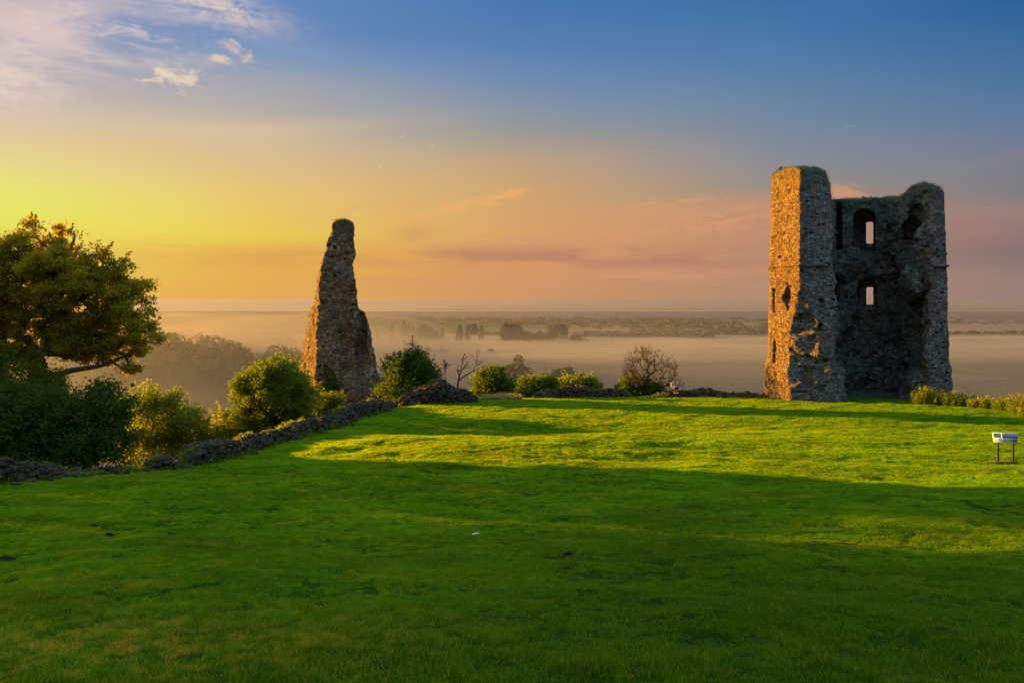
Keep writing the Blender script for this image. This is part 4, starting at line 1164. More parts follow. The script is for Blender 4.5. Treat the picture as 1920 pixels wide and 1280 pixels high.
# ------------------------------------------------------------------ information panel
def info_panel():
    x, y, z = on_lawn(1885, 862)
    z = tz(x, y)
    root = empty('information_panel', (x, y, z), math.radians(-15)); tag(root, 'tilted white visitor information panel on two black legs on the lawn', 'sign')
    blk = plain_mat('black_metal', (0.015, 0.015, 0.015), 0.5, 10, .2)
    for sx in (-0.24, 0.25):
        V, Q = frustums([(sx, 0.0, -0.1)], [(sx, 0.0, 0.78)], np.array([0.038]), np.array([0.036]), 10)
        add('leg', raw_mesh('panel_leg', V, Q, smooth=True), blk, root)
    tilt = Matrix.Rotation(math.radians(48), 4, 'X')
    bd = box_mesh('panel_board', (0.88, 0.52, 0.025))
    board = add('board', bd, plain_mat('panel_white', (0.74, 0.76, 0.76), 0.35, 3, .06), root, (0, 0, 0.88)); board.rotation_euler = (math.radians(62), 0, 0); board.scale = (0.92, 0.68, 1)
    def face(nm, x0, x1, y0, y1, mt, dz=0.0155):
        V = np.array([(x0, y0, dz), (x1, y0, dz), (x1, y1, dz), (x0, y1, dz)])
        return add(nm, raw_mesh(nm, V, np.array([[0, 1, 2, 3]])), mt, board)
    # photographs and prints on the board
    m, nt = new_mat('panel_photo'); t = NT(nt)
    ob = t.n('ShaderNodeTexCoord').outputs['Object']
    s = t.n('ShaderNodeSeparateXYZ'); t.l(ob, s.inputs[0])
    nz = t.noise(t.vscale(ob, (5, 14, 1)), 1.0, 4)
    c = t.mix(t.rng(t.math('ADD', s.outputs[1], t.math('MULTIPLY', nz, 0.16)), 0.10, 0.22), (0.018, 0.02, 0.035, 1), (0.22, 0.22, 0.32, 1))
    b = t.n('ShaderNodeBsdfPrincipled'); t.l(c, b.inputs['Base Color']); b.inputs['Roughness'].default_value = 0.4
    o = t.n('ShaderNodeOutputMaterial'); t.l(b.outputs[0], o.inputs[0])
    face('photo_print', -0.11, 0.445, -0.03, 0.235, m)
    face('map_print', -0.42, -0.14, -0.03, 0.235, plain_mat('panel_green', (0.20, 0.34, 0.24), 0.4, 12, .25))
    face('sky_print', -0.25, -0.12, -0.235, -0.05, plain_mat('panel_blue', (0.30, 0.55, 0.72), 0.4, 12, .15))
    face('red_print', 0.235, 0.40, -0.24, -0.05, plain_mat('panel_red', (0.22, 0.03, 0.06), 0.4, 12, .3))
    txt = plain_mat('panel_text', (0.10, 0.16, 0.16), 0.5)
    # lines of small print, unreadable at this size in the photograph
    VV = []
    for r in range(7):
        yy = -0.075 - r * 0.022
        for (a, b2) in ((-0.095, 0.095 - 0.02 * (r % 3)), (-0.41, -0.27 - 0.015 * (r % 2))):
            VV.append([(a, yy, .0155), (b2, yy, .0155), (b2, yy + .008, .0155), (a, yy + .008, .0155)])
    V = np.array(VV).reshape(-1, 3)
    add('small_print', raw_mesh('small_print', V, np.arange(len(V)).reshape(-1, 4)), txt, board)
    face('crest_print', 0.13, 0.165, -0.2, -0.08, plain_mat('panel_dark', (0.03, 0.035, 0.03), 0.5))
    face('crest_print', 0.185, 0.215, -0.2, -0.08, bpy.data.materials['panel_dark'])
info_panel()

# bare soil scrape under the panel
def scrape(name, label, x, y, rx, ry, mat, seed, hgt=0.04, cat='soil'):
    n = 40; rg_ = np.random.default_rng(seed)
    V = [(0, 0, hgt)]; F_ = []
    rings = 5
    for k in range(1, rings + 1):
        for i in range(n):
            a = 2 * math.pi * i / n
            w = 1 + 0.25 * math.sin(3 * a + seed) + 0.12 * math.sin(7 * a + 2 * seed)
            f = k / rings
            V.append((math.cos(a) * rx * f * w, math.sin(a) * ry * f * w, hgt * (1 - f ** 2) - 0.05 * (f >= 1) + rg_.normal(0, hgt * .12)))
    V = np.array(V)
    zz = terrain(V[:, 0] + x, V[:, 1] + y); z0 = tz(x, y)
    V[:, 2] += zz - z0
    T = [(0, 1 + i, 1 + (i + 1) % n) for i in range(n)]
    Q = [(1 + (k - 1) * n + i, 1 + k * n + i, 1 + k * n + (i + 1) % n, 1 + (k - 1) * n + (i + 1) % n) for k in range(1, rings) for i in range(n)]
    return tag(add(name, raw_mesh(name, V, [np.array(T), np.array(Q)], smooth=True), mat, loc=(x, y, z0)), label, cat)
soil = plain_mat('dark_soil', (0.022, 0.017, 0.012), 0.95, 14, .5, 0.05, bump=0.02)
x, y, z = on_lawn(1868, 864)
scrape('soil_patch', 'dark bare soil patch in the turf under the information panel', x + .3, y - 0.05, 1.1, .28, soil, 1, 0.05)
mh = [(440, 894, 'molehill high on the left lawn nearest the long rubble wall'), (175, 985, 'molehill leftmost of the three on the left lawn'), (205, 1003, 'molehill middle of the three on the left lawn'), (319, 1015, 'molehill rightmost of the three on the left lawn'),
      (10, 1048, 'wide dark molehill cut by the left picture edge'), (126, 1161, 'flattened molehill low on the left foreground'), (1065, 1043, 'small lone molehill right of the white feather'), (820, 892, 'tiny molehill just below the sunlit strip of lawn')]
for i, (px, py, lb) in enumerate(mh):
    x, y, z = on_lawn(px, py)
    s = 0.075 if i not in (4, 5) else 0.12
    tag(scrape('molehill', lb, x, y, s * 1.2, s, soil, 10 + i, 0.055 if i != 5 else .035, 'molehill'), None, None, 'molehills on the lawn')
# feather lying on the grass
x, y, z = on_lawn(892, 1008)
root = empty('feather', (x, y, tz(x, y) + 0.05), 0.3); root.scale = (.7, .7, .7); tag(root, 'small pale feather lying on the grass near the middle of the lawn', 'feather')
V = []; n = 10
for i in range(n + 1):
    f = i / n; w = 0.022 * math.sin(math.pi * min(1, f * 1.05 + .02)) ** .6 if i < n else 0.0
    V += [(-0.09 + .18 * f, -w, 0.02 * math.sin(f * 3)), (-0.09 + .18 * f, w, 0.012 + 0.02 * math.sin(f * 3))]
Q = [(2 * i, 2 * i + 2, 2 * i + 3, 2 * i + 1) for i in range(n)]
add('vane', raw_mesh('vane', np.array(V), np.array(Q)), plain_mat('feather_white', (0.75, 0.72, 0.68), 0.6), root)
V, Q = frustums([(-0.13, 0, 0.0)], [(0.08, 0, 0.022)], np.array([0.002]), np.array([0.001]), 5)
add('quill', raw_mesh('quill', V, Q), bpy.data.materials['feather_white'], root)

# ------------------------------------------------------------------ birds on the tower
def capsules(caps, lo, hi, h, k=0.04):
    X, Y, Z = grid(lo, hi, h)
    G = None
    for a, b, ra, rb in caps:
        a, b = np.array(a, float), np.array(b, float); e = b - a
        wx, wy, wz = X - a[0], Y - a[1], Z - a[2]
        t_ = np.clip((wx * e[0] + wy * e[1] + wz * e[2]) / max(e @ e, 1e-9), 0, 1)
        d = np.sqrt((wx - e[0] * t_) ** 2 + (wy - e[1] * t_) ** 2 + (wz - e[2] * t_) ** 2) - (ra + (rb - ra) * t_)
        G = d if G is None else smin(G, d, k)
    V, Q = surface_nets(G, lo, h)
    return V, Q
birdm = plain_mat('dark_feathers', (0.02, 0.02, 0.025), 0.6, 20, .4)
def bird(label, loc, rz, first=[None]):
    if first[0] is None:
        V, Q = capsules([((0, 0, 0.16), (0.09, 0, 0.22), .075, .06), ((0.09, 0, .22), (0.13, 0, .31), .04, .045), ((0, 0, .16), (-.12, 0, .11), .06, .03), ((-.12, 0, .11), (-.27, 0, .05), .025, .015)],
                        (-.34, -.14, 0), (.24, .14, .4), 0.012, .03)
        r = empty('jackdaw', loc, rz)
        add('body', raw_mesh('bird_body', V, Q, smooth=True), birdm, r)
        V, Q = frustums([(.16, 0, .315)], [(.215, 0, .305)], np.array([.014]), np.array([.002]), 6); add('beak', raw_mesh('beak', V, Q), birdm, r)
        for s_ in (-.03, .03):
            V, Q = frustums([(0.01, s_, .12)], [(0.02, s_, 0)], np.array([.008]), np.array([.007]), 5); add('leg', raw_mesh('bird_leg', V, Q), birdm, r)
        first[0] = r
    else:
        r = copy_tree(first[0]); r.location = loc; r.rotation_euler = (0, 0, rz)
    tag(r, label, 'bird', 'dark birds perched on the tower')
bird('dark bird perched on the sunlit top left corner of the tower', tuple(P3(1463, 319.5, 63.0)), 0.3)
bird('dark bird perched on the middle of the broken tower top', tuple(P3(1622, 375, 67.5)), 2.9)
bird('dark bird perched on the right hand top of the tower', tuple(P3(1735, 347.5, 62.2)), 1.8)

# ------------------------------------------------------------------ seated person
def person():
    x, y = 13.15, 64.95
    z = tz(x, y) + 0.62
    root = empty('person', (x, y, z)); root.rotation_euler = (0, 0, math.radians(25))
    tag(root, 'person in a pale pink top sitting hunched on the low far wall', 'person')
    skin = plain_mat('skin', (0.35, 0.20, 0.14), 0.6, 20, .1); shirt = plain_mat('pink_shirt', (0.50, 0.30, 0.27), 0.8, 20, .15); tr = plain_mat('dark_trousers', (0.06, 0.07, 0.11), 0.8, 20, .2); hair = plain_mat('dark_hair', (0.02, 0.015, 0.012), 0.6, 30, .3)
    h = 0.016
    # body (continuous): trunk, neck, head, arms resting on knees, legs bent
    def S(side):
        return [((side * .18, 0, .50), (side * .25, -.12, .26), .055, .045), ((side * .25, -.12, .26), (side * .13, -.36, .30), .043, .033), ((side * .13, -.36, .30), (side * .10, -.43, .30), .032, .034),
                ((side * .09, -.02, .06), (side * .14, -.42, .20), .085, .06), ((side * .14, -.42, .20), (side * .13, -.36, -.22), .058, .042), ((side * .13, -.36, -.22), (side * .13, -.50, -.26), .04, .03)]
    fingers = []
    for side in (-1, 1):
        for k, (ln) in enumerate((.055, .07, .075, .065)):
            bx_ = side * (.072 + .018 * k)
            fingers += [((bx_, -.44, .31), (bx_, -.44 - ln * .55, .305), .010, .009), ((bx_, -.44 - ln * .55, .305), (bx_, -.44 - ln * .8, .275), .009, .008)]
        fingers.append(((side * .075, -.40, .30), (side * .05, -.45, .285), .012, .009))
    trunk = [((0, 0, .05), (0, -.02, .28), .135, .125), ((0, -.02, .28), (0, -.07, .47), .125, .13), ((-.14, -.06, .50), (.14, -.06, .50), .065, .065), ((0, -.09, .50), (0, -.16, .62), .052, .05),
             ((0, -.17, .66), (0, -.19, .74), .083, .092), ((0, -.26, .66), (0, -.275, .655), .02, .014), ((-.085, -.18, .69), (-.092, -.175, .71), .016, .014), ((.085, -.18, .69), (.092, -.175, .71), .016, .014)]
    V, Q = capsules(trunk + S(-1) + S(1) + fingers, (-.42, -.62, -.36), (.42, .26, .92), h, .03)
    add('body', raw_mesh('person_body', V, Q, smooth=True), skin, root)
    V, Q = capsules([((0, 0, .04), (0, -.02, .28), .15, .14), ((0, -.02, .28), (0, -.07, .47), .14, .145), ((-.15, -.06, .50), (.15, -.06, .50), .08, .08),
                     ((-.18, 0, .50), (-.25, -.12, .26), .07, .062), ((.18, 0, .50), (.25, -.12, .26), .07, .062)], (-.42, -.62, -.36), (.42, .26, .72), h, .04)
    add('shirt', raw_mesh('shirt', V, Q, smooth=True), shirt, root)
    V, Q = capsules([((0, .0, .03), (0, -.05, .05), .15, .14)] + [q for s_ in (-1, 1) for q in (((s_ * .09, -.02, .06), (s_ * .14, -.42, .20), .1, .073), ((s_ * .14, -.42, .20), (s_ * .13, -.36, -.18), .072, .058))],
                    (-.42, -.62, -.36), (.42, .26, .5), h, .03)
    add('trousers', raw_mesh('trousers', V, Q, smooth=True), tr, root)
    V, Q = capsules([((0, -.15, .70), (0, -.17, .76), .1, .098), ((0, -.12, .62), (0, -.14, .70), .07, .09)], (-.2, -.34, .5), (.2, .1, .92), h, .03)
    add('hair', raw_mesh('hair', V, Q, smooth=True), hair, root)
person()

# ------------------------------------------------------------------ mown grass
def grass():
    patches = []
    size = 0.5
    for k in range(4):
        rg_ = np.random.default_rng(900 + k)
        n = 1300
        x = rg_.uniform(-size / 2, size / 2, n); y = rg_.uniform(-size / 2, size / 2, n)
        cl = np.clip(0.5 + 0.75 * noise3(x, y, k * 3.3, 0.085, 5 + k), 0.0, 1.2)
        hgt = rg_.uniform(0.014, 0.036, n) * (0.22 + 1.45 * cl)
        a = rg_.uniform(0, 2 * math.pi, n); w = rg_.uniform(0.0016, 0.0030, n)
        lean = rg_.normal(0, 0.4, (n, 2)) * hgt[:, None]
        V = np.empty((n, 5, 3))
        dx, dy = np.cos(a) * w, np.sin(a) * w
        V[:, 0] = np.stack([x - dx, y - dy, 0 * x - .01], 1); V[:, 1] = np.stack([x + dx, y + dy, 0 * x - .01], 1)
        V[:, 2] = np.stack([x + dx * .8 + lean[:, 0] * .4, y + dy * .8 + lean[:, 1] * .4, hgt * .55], 1)
        V[:, 3] = np.stack([x - dx * .8 + lean[:, 0] * .4, y - dy * .8 + lean[:, 1] * .4, hgt * .55], 1)
        V[:, 4] = np.stack([x + lean[:, 0] * 1.3, y + lean[:, 1] * 1.3, hgt], 1)
        b = np.arange(n)[:, None] * 5
        me = raw_mesh('grass_tuft', V.reshape(-1, 3), [b + np.array([[0, 1, 2, 3]]), b + np.array([[3, 2, 4]])], tint=np.concatenate([rg_.uniform(0, 1, n)] * 2))
        me.materials.append(M['blade'])
        patches.append(bpy.data.objects.new('grass_tuft', me))
    sp_ = 0.36
    xs_, ys_ = np.meshgrid(np.arange(-38, 44, sp_), np.arange(2.2, 70, sp_), indexing='ij')
    rg_ = np.random.default_rng(77)
    x = (xs_ + rg_.uniform(-.16, .16, xs_.shape)).ravel(); y = (ys_ + rg_.uniform(-.16, .16, xs_.shape)).ravel()
    k = (np.abs(x) < 0.72 * y + 3.0) & (poly_sd(x, y, LAWN) < 0.1)
    x, y = x[k], y[k]
    z = terrain(x, y); e = 0.2
    gx = (terrain(x + e, y) - terrain(x - e, y)) / (2 * e); gy = (terrain(x, y + e) - terrain(x, y - e)) / (2 * e)
    yaw = rg_.uniform(0, 2 * math.pi, len(x))
    rot = np.empty((len(x), 3))
    for i in range(len(x)):
        nvec = Vector((-gx[i], -gy[i], 1)).normalized()
        q = Vector((0, 0, 1)).rotation_difference(nvec) @ Euler((0, 0, yaw[i])).to_quaternion()
        rot[i] = q.to_euler('XYZ')
    me = bpy.data.meshes.new('grass'); me.vertices.add(len(x))
    me.vertices.foreach_set('co', np.stack([x, y, z], 1).astype(np.float32).ravel())
    a = me.attributes.new('rot', 'FLOAT_VECTOR', 'POINT'); a.data.foreach_set('vector', rot.astype(np.float32).ravel())
    a = me.attributes.new('siz', 'FLOAT', 'POINT'); a.data.foreach_set('value', (rg_.uniform(0.9, 1.25, len(x)) * (1 + 0.25 * noise3(x, y, 0, 1.7, 91))).astype(np.float32))
    a = me.attributes.new('pick', 'INT', 'POINT'); a.data.foreach_set('value', rg_.integers(0, 4, len(x)).astype(np.int32))
    o = add('grass', me, M['blade']); tag(o, 'short mown green grass covering the whole castle lawn', 'grass', kind='stuff')
    ng = bpy.data.node_groups.new('grass_nodes', 'GeometryNodeTree')
    ng.interface.new_socket('Geometry', in_out='INPUT', socket_type='NodeSocketGeometry'); ng.interface.new_socket('Geometry', in_out='OUTPUT', socket_type='NodeSocketGeometry')
    N = ng.nodes; Lk = ng.links
    gi, go = N.new('NodeGroupInput'), N.new('NodeGroupOutput')
    mp = N.new('GeometryNodeMeshToPoints'); Lk.new(gi.outputs[0], mp.inputs[0])
    join = N.new('GeometryNodeGeometryToInstance')
    for p in reversed(patches):
        oi = N.new('GeometryNodeObjectInfo'); oi.inputs['Object'].default_value = p; oi.inputs['As Instance'].default_value = True
        Lk.new(oi.outputs['Geometry'], join.inputs[0])
    ip = N.new('GeometryNodeInstanceOnPoints'); Lk.new(mp.outputs[0], ip.inputs['Points']); 
    jg = N.new('GeometryNodeJoinGeometry')
    for p in patches:
        oi = N.new('GeometryNodeObjectInfo'); oi.inputs['Object'].default_value = p; oi.inputs['As Instance'].default_value = True
        Lk.new(oi.outputs['Geometry'], jg.inputs[0])
    N.remove(join)
    Lk.new(jg.outputs[0], ip.inputs['Instance']); ip.inputs['Pick Instance'].default_value = True
    def na(nm, ty):
        q = N.new('GeometryNodeInputNamedAttribute'); q.data_type = ty; q.inputs['Name'].default_value = nm
        return [s_ for s_ in q.outputs if s_.enabled][0]
    Lk.new(na('pick', 'INT'), ip.inputs['Instance Index'])
    Lk.new(na('rot', 'FLOAT_VECTOR'), ip.inputs['Rotation'])
    Lk.new(na('siz', 'FLOAT'), ip.inputs['Scale'])
    Lk.new(ip.outputs[0], go.inputs[0])
    md = o.modifiers.new('grass', 'NODES'); md.node_group = ng
    print('grass patches', len(x))
grass()

# ------------------------------------------------------------------ mist
def vol_mat(name, dens, col=(1, 1, 1), g=0.4):
    m, nt = new_mat(name); t = NT(nt)
    v = t.n('ShaderNodeVolumeScatter'); v.inputs['Color'].default_value = (*col, 1); v.inputs['Density'].default_value = dens; v.inputs['Anisotropy'].default_value = g
    ab = t.n('ShaderNodeVolumeAbsorption'); ab.inputs['Color'].default_value = (*col, 1); ab.inputs['Density'].default_value = dens
    ad = t.n('ShaderNodeAddShader'); t.l(v.outputs[0], ad.inputs[0]); t.l(ab.outputs[0], ad.inputs[1])
    o = t.n('ShaderNodeOutputMaterial'); t.l(ad.outputs[0], o.inputs['Volume'])
    try: m.cycles.homogeneous_volume = True
    except Exception: pass
    return m
def slab(name, label, x0, x1, y0, y1, z0, zf, dens, col, nx=60, ny=60, g=0.4):
    xs_ = np.linspace(x0, x1, nx); ys_ = y0 * (y1 / y0) ** np.linspace(0, 1, ny)
    X, Y = np.meshgrid(xs_, ys_, indexing='ij')
    Zt = zf(X, Y)
    e = (np.arange(nx) % (nx - 1) == 0)[:, None] | (np.arange(ny) % (ny - 1) == 0)[None, :]
    V = np.concatenate([np.stack([X.ravel(), Y.ravel(), Zt.ravel()], 1), np.stack([X.ravel(), Y.ravel(), 0 * Zt.ravel() + z0], 1)])
    i, j = np.meshgrid(np.arange(nx - 1), np.arange(ny - 1), indexing='ij'); a = (i * ny + j).ravel(); n = nx * ny
    Q = [np.stack([a, a + ny, a + ny + 1, a + 1], 1), np.stack([a + 1, a + ny + 1, a + ny, a], 1) + n]
    def side(ix):
        return np.stack([ix[:-1], ix[1:], ix[1:] + n, ix[:-1] + n], 1)
    Q += [side(np.arange(ny))[:, ::1], side((nx - 1) * ny + np.arange(ny))[:, ::-1], side(np.arange(nx) * ny)[:, ::-1], side(np.arange(nx) * ny + ny - 1)]
    o = add(name, raw_mesh(name, V, np.concatenate(Q)), vol_mat(name + '_volume', dens, col, g))
    return tag(o, label, 'mist', kind='stuff')
HZ = (0.46, 0.47, 0.44)
HZ2 = (0.22, 0.25, 0.34)
HZ3 = (0.26, 0.27, 0.29)
slab('haze', 'thin golden morning haze filling the whole valley', -30000, 30000, 95, 60000, -60, lambda X, Y: -9 + 0 * X, 0.00034, HZ2, 4, 4, g=0.35)
slab('valley_mist', 'faint mist over the near fields between the pillar and the tower', -90, 420, 120, 620, -60, lambda X, Y: -22 - 6 * sstep(60, 380, X) + 3 * noise3(X, Y, 0, 70.0, 75), 0.0013, HZ3, 50, 40)
slab('mist', 'bright layer of ground mist lying on the flat fields', -1400, 1400, 600, 1000, -60, lambda X, Y: -43.5 + 2.5 * noise3(X, Y, 0, 140.0, 71) + 1.2 * noise3(X, Y, 0, 45.0, 72), 0.0080, HZ, 90, 50)
slab('hollow_mist', 'soft golden mist in the hollow left of the pillar', -420, 45, 100, 560, -60, lambda X, Y: (-19 + 9 * sstep(-30, -120, X) + 3 * noise3(X, Y, 0, 60.0, 73)) * sstep(40, -60, X) - 52 * sstep(-60, 40, X), 0.0065, HZ3, 50, 40)
slab('far_mist', 'pale mist band in front of the estuary', -3500, 3500, 1100, 1750, -60, lambda X, Y: -45.0 + 2.5 * noise3(X, Y, 0, 200.0, 74), 0.0026, HZ, 60, 30)

# ------------------------------------------------------------------ world
w = bpy.data.worlds.new('World'); scene.world = w; w.use_nodes = True
nt = w.node_tree; nt.nodes.clear(); t = NT(nt)
tc = t.n('ShaderNodeTexCoord').outputs['Generated']
nv = t.n('ShaderNodeVectorMath', operation='NORMALIZE'); t.l(tc, nv.inputs[0])
sx = t.n('ShaderNodeSeparateXYZ'); t.l(nv.outputs[0], sx.inputs[0])
X_, Y_, Z_ = sx.outputs
el = t.math('MULTIPLY', t.math('ARCSINE', Z_), 180 / math.pi)
az = t.math('MULTIPLY', t.math('ARCTAN2', X_, Y_), 180 / math.pi)       # 0 = view axis, + right
hl = t.math('SQRT', t.math('ADD', t.math('MULTIPLY', X_, X_), t.math('ADD', t.math('MULTIPLY', Y_, Y_), 1e-6)))
ca = t.math('DIVIDE', t.math('ADD', t.math('MULTIPLY', X_, float(SUN[0] / math.cos(SUN_EL))), t.math('MULTIPLY', Y_, float(SUN[1] / math.cos(SUN_EL)))), hl)
# gentle low-frequency warp of the gradient
wv = t.noise(t.vscale(nv.outputs[0], (1, 1, 5)), 1.6, 3, 0.5)
elw = t.math('ADD', el, t.math('MULTIPLY', t.math('SUBTRACT', wv, 0.5), 2.6))
def ramp(stops):
    r = t.n('ShaderNodeValToRGB'); cr = r.color_ramp
    while len(cr.elements) < len(stops): cr.elements.new(0.5)
    for e_, (deg, c) in zip(cr.elements, stops):
        e_.position = max(0, min(1, deg / 30.0)); e_.color = srgb(*c)
    t.l(t.math('DIVIDE', elw, 30.0, clamp=True), r.inputs[0])
    return r.outputs[0]
cols = [
 (-0.75, [(0, (140, 150, 175)), (6, (142, 160, 190)), (14, (132, 160, 205)), (30, (120, 155, 210))]),
 (-0.156, [(1, (152, 126, 118)), (2.9, (132, 114, 114)), (4.2, (145, 119, 114)), (5.8, (150, 129, 122)), (6.8, (128, 125, 128)), (8.4, (122, 127, 136)), (10, (110, 125, 148)), (11.5, (95, 122, 155)), (13.1, (80, 118, 156)), (15.2, (62, 108, 158)), (17.6, (45, 98, 150)), (30, (60, 105, 160))]),
 (0.10, [(1, (176, 138, 114)), (4, (188, 140, 112)), (6.6, (186, 143, 116)), (7.7, (154, 143, 130)), (9.5, (138, 141, 148)), (11.2, (126, 138, 153)), (13, (108, 135, 161)), (14.7, (94, 130, 166)), (17.1, (76, 120, 170)), (19.7, (60, 113, 162)), (30, (75, 120, 170))]),
 (0.40, [(0.4, (208, 148, 98)), (3, (216, 154, 98)), (5, (218, 164, 102)), (8, (210, 165, 112)), (10.2, (190, 163, 131)), (11.7, (160, 155, 146)), (13.6, (134, 148, 166)), (15.4, (110, 140, 175)), (17.1, (92, 130, 178)), (20.6, (74, 119, 175)), (30, (90, 130, 185))]),
 (0.66, [(0.4, (230, 172, 84)), (3.3, (232, 178, 80)), (4.4, (235, 203, 82)), (5.8, (235, 201, 98)), (7.6, (232, 197, 114)), (9.4, (221, 191, 136)), (11.2, (209, 188, 154)), (12.9, (180, 173, 166)), (14.7, (158, 164, 176)), (16.3, (122, 150, 188)), (18, (97, 136, 186)), (30, (110, 145, 195))]),
 (0.83, [(0.4, (236, 188, 84)), (3, (236, 212, 90)), (5.2, (232, 231, 104)), (6.8, (232, 229, 116)), (8.4, (230, 215, 140)), (10, (225, 201, 152)), (11.5, (208, 192, 172)), (13.1, (192, 182, 176)), (14.6, (170, 170, 182)), (17.6, (140, 155, 190)), (30, (130, 155, 195))]),
 (1.00, [(0, (250, 205, 90)), (4, (255, 232, 100)), (8, (255, 240, 135)), (12, (240, 222, 165)), (18, (190, 190, 195)), (30, (150, 170, 200))]),
]
c = ramp(cols[0][1])
for (a0, _), (a1, st) in zip(cols[:-1], cols[1:]):
    c = t.mix(t.rng(ca, a0, a1), c, ramp(st))
# clouds
dn = t.math('MAXIMUM', Z_, 0.04)
pv = t.n('ShaderNodeCombineXYZ'); t.l(t.math('DIVIDE', X_, dn), pv.inputs[0]); t.l(t.math('DIVIDE', Y_, dn), pv.inputs[1])
n_hi = t.noise(t.vscale(pv.outputs[0], (0.9, 1.2, 1)), 1.1, 7, 0.62, 0.5)
n_pf = t.noise(t.vscale(nv.outputs[0], (12, 12, 34)), 2.6, 8, 0.68, 0.7)
n_pf2 = t.noise(t.vscale(nv.outputs[0], (17, 11, 34)), 2.0, 6, 0.65, 0.6)
n_lo = t.noise(t.vscale(nv.outputs[0], (5, 5, 40)), 1.3, 5, 0.55, 0.3)
def gauss(px, py, sxp, syp, slope=0.0):
    a0 = math.degrees(math.atan((px - 960) / F)); e0 = math.degrees(math.atan((560 - py) / F * math.cos(math.radians(a0))))
    k = math.degrees(1 / F) * math.cos(math.radians(a0)) ** 1.5
    da = t.math('SUBTRACT', az, a0); de = t.math('SUBTRACT', t.math('SUBTRACT', el, e0), t.math('MULTIPLY', da, slope))
    q = t.math('ADD', t.math('POWER', t.math('ABSOLUTE', t.math('DIVIDE', da, sxp * k)), 2.0), t.math('POWER', t.math('ABSOLUTE', t.math('DIVIDE', de, syp * k)), 2.0))
    return t.math('POWER', 2.718, t.math('MULTIPLY', q, -1.0))
def layer(c, mask, nz, lo, hi, col, amt):
    f = t.math('MULTIPLY', t.math('MULTIPLY', mask, t.rng(nz, lo, hi, smooth=True)), amt, clamp=True)
    return t.mix(f, c, srgb(*col))
def puff(c, mask, nz, k, lo, hi, col, amt):
    v = t.math('ADD', mask, t.math('MULTIPLY', t.math('SUBTRACT', nz, 0.5), k))
    return t.mix(t.math('MULTIPLY', t.rng(v, lo, hi, smooth=True), amt), c, srgb(*col))
def addm(*a):
    r = a[0]
    for q in a[1:]: r = t.math('MAXIMUM', r, q)
    return r
c = layer(c, addm(gauss(60, 60, 330, 95, 0.05), gauss(0, 160, 150, 50)), n_hi, 0.40, 0.58, (220, 198, 192), 0.95)
c = layer(c, addm(gauss(400, 12, 110, 30, -0.15), gauss(20, 150, 90, 60)), n_pf, 0.34, 0.62, (232, 210, 196), 0.85)
c = layer(c, addm(gauss(150, 40, 200, 60, -0.12), gauss(270, 62, 150, 22, -0.2)), n_pf, 0.46, 0.66, (226, 205, 200), 0.6)
c = puff(c, gauss(325, 146, 72, 34), n_pf2, 2.6, 0.55, 1.15, (240, 216, 184), 0.9)
c = puff(c, addm(gauss(440, 93, 46, 18, -0.4), gauss(412, 110, 24, 9)), n_pf2, 2.4, 0.5, 1.2, (230, 204, 180), 0.85)
c = layer(c, gauss(420, 245, 300, 16, 0.10), n_lo, 0.2, 0.6, (226, 200, 160), 0.35)
c = puff(c, addm(gauss(860, 388, 150, 17, 0.22), gauss(960, 364, 60, 13, 0.3)), n_pf, 2.6, 0.45, 1.2, (238, 178, 104), 0.8)
c = layer(c, addm(gauss(1000, 480, 340, 17), gauss(1250, 490, 260, 14)), n_lo, 0.36, 0.54, (172, 122, 106), 0.75)
c = layer(c, addm(gauss(780, 440, 45, 22), gauss(700, 470, 80, 14)), n_lo, 0.35, 0.6, (206, 146, 100), 0.5)
c = layer(c, gauss(520, 490, 300, 16), n_lo, 0.35, 0.62, (222, 158, 86), 0.5)
c = puff(c, gauss(1590, 364, 52, 26, -0.2), n_pf, 1.6, 0.35, 1.0, (208, 150, 116), 0.85)
c = layer(c, addm(gauss(1330, 415, 190, 32, 0.08), gauss(1130, 440, 260, 24, 0.05)), n_pf, 0.40, 0.58, (216, 152, 114), 0.8)
c = layer(c, gauss(1150, 520, 400, 26), n_lo, 0.40, 0.60, (212, 150, 112), 0.65)
c = layer(c, addm(gauss(1240, 385, 90, 10, 0.1), gauss(700, 395, 160, 14, 0.12)), n_pf, 0.42, 0.60, (226, 168, 118), 0.5)
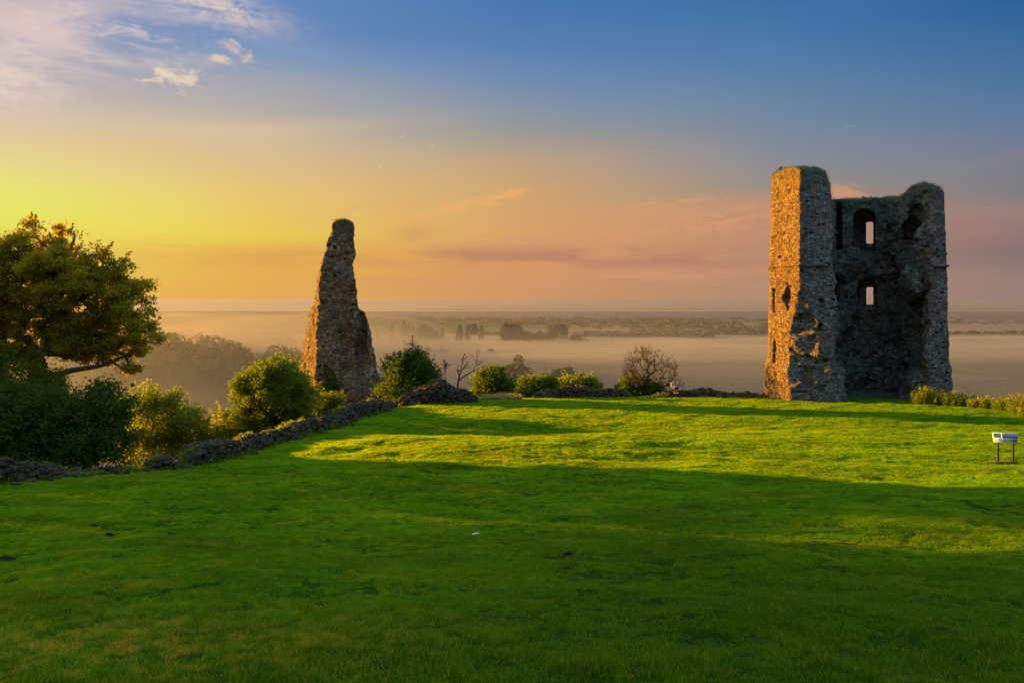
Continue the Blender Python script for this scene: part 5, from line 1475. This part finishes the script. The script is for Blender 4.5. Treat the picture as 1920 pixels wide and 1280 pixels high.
c = layer(c, gauss(1830, 310, 170, 12, 0.25), n_lo, 0.3, 0.6, (142, 132, 142), 0.5)
c = layer(c, gauss(1850, 420, 220, 40), n_lo, 0.35, 0.6, (160, 122, 118), 0.4)
for px, py in ((754, 257), (811, 274), (711, 313)):
    c = layer(c, gauss(px, py, 5, 1.6, 0.7), n_pf, 0.1, 0.3, (238, 214, 178), 0.35)
# physical sky above the graded dawn band
sk = t.n('ShaderNodeTexSky', sky_type='NISHITA'); sk.sun_disc = False
sk.sun_elevation = SUN_EL; sk.sun_rotation = -SUN_AZ; sk.air_density = 1.2; sk.dust_density = 2.0
skc = t.mix(1.0, sk.outputs[0], (0.85, 0.85, 0.80, 1), 'MULTIPLY')
c = t.mix(t.rng(el, 22, 40, smooth=True), c, skc)
bg = t.n('ShaderNodeBackground'); t.l(c, bg.inputs[0]); bg.inputs[1].default_value = 1.0
o = t.n('ShaderNodeOutputWorld'); t.l(bg.outputs[0], o.inputs[0])

sun = bpy.data.lights.new('sun', 'SUN'); sun.energy = 23; sun.angle = math.radians(1.2); sun.color = (1.0, 0.45, 0.045)
so = bpy.data.objects.new('sun', sun); COL.objects.link(so)
so.rotation_euler = Vector(SUN).to_track_quat('Z', 'Y').to_euler(); so.location = (-60, 30, 20)

# ------------------------------------------------------------------ camera
cam = bpy.data.cameras.new('camera'); co = bpy.data.objects.new('camera', cam); COL.objects.link(co)
cam.sensor_width = 36; cam.lens = F / 1920 * 36; cam.shift_y = -80 / 1920
co.location = (0, 0, 0); co.rotation_euler = (math.radians(90), 0, 0)
cam.clip_end = 200000; cam.clip_start = 0.1
scene.camera = co

scene.view_settings.view_transform = 'Standard'; scene.view_settings.look = 'None'; scene.view_settings.exposure = 0
scene.cycles.use_denoising = True
scene.cycles.denoising_prefilter = 'NONE'
scene.cycles.max_bounces = 6; scene.cycles.diffuse_bounces = 3; scene.cycles.transmission_bounces = 3; scene.cycles.volume_bounces = 1
scene.cycles.transparent_max_bounces = 8
scene.cycles.sample_clamp_indirect = 4
